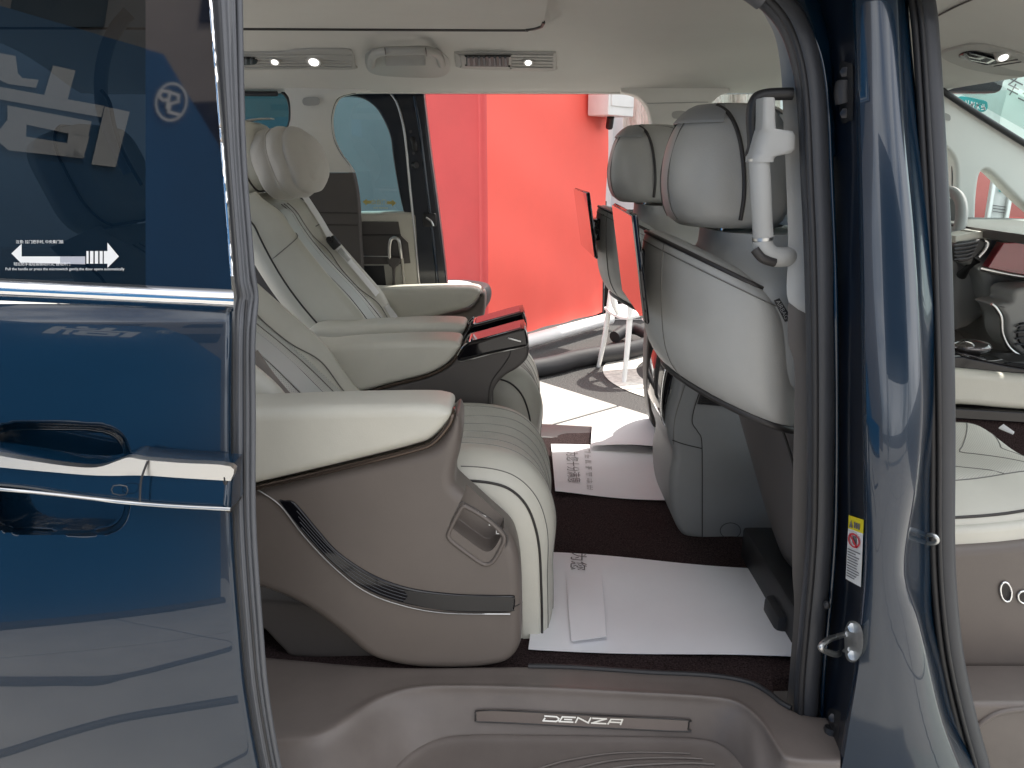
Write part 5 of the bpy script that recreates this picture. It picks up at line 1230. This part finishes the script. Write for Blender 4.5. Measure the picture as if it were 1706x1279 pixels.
# centre stack with second vent
cs = pxprism('centre_stack', [(1700, 476), K(1860, 470), K(1860, 650), (1740, 610), (1706, 594), (1684, 578), (1672, 556), (1670, 530), (1662, 516), (1655, 508), (1664, 503), (1680, 500)], 1.08, 1.2, .012, dash, da, yref=1.1)
pxprism('side_vent', [(1690, 540), (1700, 534), K(1800, 530), K(1800, 600), (1712, 584), (1692, 570), (1686, 556)], 1.074, 1.1, .004, blackp, cs, yref=1.1)
for k in range(4): tube('vent_fin', [P(1692, 544+k*10, 1.072), P(1712, 540+k*11, 1.072), P(1800, 536+k*14, 1.072)], .003, rubber, cs, res=6)
tube('stack_trim', [P(1652, 506, 1.075), P(1660, 514, 1.074), P(1668, 530, 1.074), P(1670, 556, 1.074), P(1682, 580, 1.074), P(1706, 597, 1.074)], .005, satin, cs, res=8)
# steering column, stalk and wheel
pxprism('steering_column', [(1580, 440), (1590, 432), (1610, 436), (1640, 452), (1662, 472), (1680, 486), (1672, 496), (1655, 500), (1640, 520), (1620, 535), (1600, 545), (1575, 540)], 1.32, 1.46, .03, dash, da, yref=1.35, seg=5)
tube('column_stalk', [P(1602, 458, 1.30), P(1612, 446, 1.27), P(1622, 436, 1.25), P(1628, 432, 1.24)], .013, blackp, da, res=12, radii=[1.2, .7, .9, 1.0])
wc = Vector((P(1560, 420, 1.455).x-.06, 1.455, P(1560, 408, 1.455).z)); tilt = rad(22)
wx = Vector((0, 1, 0)); wyv = Vector((-math.sin(tilt)*-1*-1, 0, math.cos(tilt)))
wu = Vector((math.sin(tilt), 0, math.cos(tilt)))
tube('steering_wheel', [wc+wx*.185*math.cos(t)+wu*.185*math.sin(t) for t in [2*math.pi*k/32 for k in range(32)]], .0175, dash, da, res=12, n=2, closed=True)
dome(wc+Vector((.03, 0, 0)), .04, .08, .07, 'wheel_hub', dash, da)
for dx_, dz_ in ((.17, 0), (-.17, 0), (0, -.17)): tube('wheel_spoke', [wc+Vector((.02, 0, 0)), wc+wx*dx_+wu*dz_], .016, dash, da, smooth=False)
sheet('column_binnacle', lambda u, v: P(lerp(1556, 1606, u), lerp(330, 450, v), 1.5+.03*math.cos(u*3)), 10, 10, dash, da, thick=(0, .03, 0))

# front door sill seen at the right edge
pxprism('front_sill_trim', [K(1560, 1160), K(1850, 1160), K(1850, 1420), K(1560, 1420)], .10, .22, .01, silltrim, van, yref=.12)
tube('front_sill_ridge', [P(1620, 1215, .10), P(1660, 1188, .10), P(1720, 1180, .10), P(1850, 1180, .10)], .006, silltrim, van, res=10)

# ---- far sliding door (open), seen from inside
DY = 1.86
fd = pxprism('far_sliding_door', [K(380, 356), K(676, 352), (690, 356), (694, 380), K(700, 500), K(712, 760), K(380, 760)], DY, DY+.07, .012, cream, van, yref=DY)
fd['label'] = 'far sliding door, slid open, inner panel with pull handle'
pxprism('dark_band', [K(380, 367), K(664, 369), K(668, 392), K(680, 404), K(684, 438), K(660, 440), K(380, 438)], DY-.006, DY, .003, browndk, fd, yref=DY)
pxprism('lower_panel', [K(380, 442), K(640, 442), K(644, 478), K(648, 500), K(380, 500)], DY-.008, DY, .003, blackp, fd, yref=DY)
tube('band_line', [P(400, 425, DY-.010), P(650, 427, DY-.010)], .0018, satin, fd, res=6)
tube('band_line', [P(400, 391, DY-.008), P(668, 391, DY-.008)], .0018, piping, fd, res=6)
hnd = tube('pull_handle', [P(650, 440, DY-.02), P(649, 415, DY-.03), P(651, 400, DY-.035), P(657, 396, DY-.035), P(664, 400, DY-.035), P(667, 415, DY-.03), P(669, 430, DY-.02)], .0065, satin, fd, res=10)
pxprism('handle_stem', [(648, 428), (668, 428), (665, 440), (660, 446), (659, 470), (662, 478), (667, 484), (648, 484), (652, 478), (655, 470), (655, 446), (650, 440)], DY-.03, DY-.008, .004, browndk, hnd, yref=DY)
tube('trim_edge', [P(670, 430, DY-.012), P(672, 455, DY-.012), P(674, 490, DY-.012)], .006, cream, fd, res=8)
sheet('door_glass', lambda u, v: P(lerp(380, 672, u), lerp(140, 354, v), DY+.035), 6, 6, glass_far, fd)
# window frame and jamb of that door
fr_px = [(565, 161), (590, 161), (612, 167), (632, 185), (646, 212), (652, 250), (660, 300), (668, 345), (674, 356)]
jamb = [K(560, 140), K(704, 140), (706, 156), (716, 240), (728, 330), (738, 410), (744, 470), K(746, 520), K(752, 720), K(712, 720), K(694, 470), (686, 410), (672, 354), (664, 320), (654, 262), (650, 230), (640, 203), (626, 180), (608, 166), (588, 160), K(560, 160)]
jb_ = pxprism('door_frame', jamb, DY+.005, DY+.075, .008, navydk, fd, yref=DY, n=4)
tube('frame_seal', [P(646, 150, DY), P(660, 168, DY), P(670, 200, DY), P(676, 236, DY), P(682, 300, DY), P(692, 400, DY), P(700, 490, DY)], .005, satin, fd, res=8)
tube('jamb_line', [P(690, 160, DY), P(700, 220, DY), P(712, 320, DY), P(724, 420, DY), P(730, 490, DY)], .006, navy, fd, res=8)
for px, py in ((684, 219), (689, 255)):
    tube('jamb_bolt', [P(px, py, DY+.004), P(px, py, DY-.006)], .006, boltdk, fd, smooth=False, res=8)
tube('jamb_bumper', [P(687, 230, DY), P(690, 240, DY-.01), P(692, 250, DY)], .010, rubberdk, fd, res=8)
box('jamb_latch', P(716, 366, DY), (.05, .02, .05), blackp, fd, .006); tube('latch_claw', [P(710, 362, DY-.012), P(718, 368, DY-.014), P(722, 376, DY-.012)], .004, zinc, fd, res=6)
tube('jamb_bumper', [P(690, 275, DY), P(694, 275, DY-.012)], .012, rubberdk, fd, smooth=False)
tube('jamb_bolt', [P(718, 450, DY+.004), P(718, 450, DY-.006)], .005, boltdk, fd, smooth=False, res=8)
def AF(x, y): return P(x, y, DY+.033)
plate('arrow_mark', [[AF(604, 336), AF(611, 331), AF(611, 334), AF(618, 334), AF(618, 339), AF(611, 339), AF(611, 342)]], amber, fd)
plate('arrow_mark', [[AF(660, 338), AF(653, 332), AF(653, 335), AF(645, 335), AF(645, 340), AF(653, 340), AF(653, 344)]], amber, fd)
text('sticker_text', '门自动', frame(AF(631, 337), Vector((-1, 0, 0)), Vector((0, 0, 1))), .02, amber, fd)
text('sticker_text', 'automatic door', frame(AF(634, 346), Vector((-1, 0, 0)), Vector((0, 0, 1))), .009, amber, fd)

# ---- things lying on the floor
def papersheet(name, label, quad, z, curl, cat='paper mat'):
    th = thing(name, label, cat, (quad[0]+quad[2])/2)
    def fn(u, v):
        p = quad[0].lerp(quad[1], u).lerp(quad[3].lerp(quad[2], u), v)
        return Vector((p.x, p.y, z+curl(u, v)))
    sheet('sheet', fn, 24, 16, paper, th, 80, thick=(0, 0, -.0012))
    return th, fn
FZ = .453
q = [PZ(918, 742, FZ), PZ(1128, 752, FZ), PZ(1130, 838, FZ), PZ(925, 822, FZ)]
pm, pf = papersheet('paper_mat', 'white printed paper mat on the carpet by the far sill', q, FZ, lambda u, v: .006+.004*math.sin(u*5+v*2)+.05*max(0, .3-v)**1.3*sst(.25, .6, u))
def prt(fn, chars, u, v0, dv, w, hgt, dz=.0022):
    pol = []
    rr = random.Random(7+int(u*100))
    for k in range(chars):
        c_v = v0+dv*k
        L = []
        for _ in range(5):
            if rr.random() < .55: y_ = rr.uniform(-.45, .45); L.append([(-.45, y_), (.45, y_)])
            else: x_ = rr.uniform(-.45, .45); L.append([(x_, -.45), (x_, .45)])
        pol += strokes(L, .11, lambda x, y, c_v=c_v: fn(u+x*w, c_v+y*hgt)+Vector((0, 0, dz)))
    return pol
text('printed_text', '为您十分满意', frame(pf(.155, .52)+Vector((0, 0, .003)), pf(.155, .9)-pf(.155, .1), pf(.25, .5)-pf(.05, .5)), .046, ink, pm)
plate('printed_text', prt(pf, 7, .29, .16, .12, .05, .08), M('light_print', (.45, .44, .44), .7), pm)
plate('printed_text', prt(pf, 2, .965, .30, .10, .05, .07), ink, pm)
q = [PZ(905, 922, FZ), PZ(1262, 950, FZ), PZ(1348, 1100, FZ), PZ(880, 1086, FZ)]
pm2, pf2 = papersheet('paper_mat', 'large white printed paper mat on the carpet by the near sill', q, FZ, lambda u, v: .006+.003*math.sin(u*6+v*3)+.002*math.sin(v*9))
text('printed_text', '为您', frame(pf2(.165, .12)+Vector((0, 0, .003)), pf2(.165, .9)-pf2(.165, .1), pf2(.25, .5)-pf2(.05, .5)), .046, ink, pm2)
crd = papersheet('paper_card', 'plain white card lying on the left end of the near paper mat', [PZ(943, 962, FZ+.012), PZ(1002, 957, FZ+.012), PZ(1010, 1066, FZ+.012), PZ(952, 1072, FZ+.012)], FZ+.014, lambda u, v: .004*v+.003*u, 'card')
q = [PZ(988, 694, .475), PZ(1104, 698, .475), PZ(1112, 748, .475), PZ(984, 744, .475)]
ps, _ = papersheet('paper_sheet', 'white paper sheet draped over the far sill above the paper mat', q, .482, lambda u, v: .006*math.sin(u*4)+.004*math.sin(v*5+u*3), 'paper')
# white card on the front seat
tag(slab3('folded_paper', [PZ(1664, 712, .83), PZ(1672, 706, .83), PZ(1690, 719, .83), PZ(1688, 722, .83)], .003, paper, None, (0, 0, -1)), 'small folded white paper on the front seat by the console', 'paper')
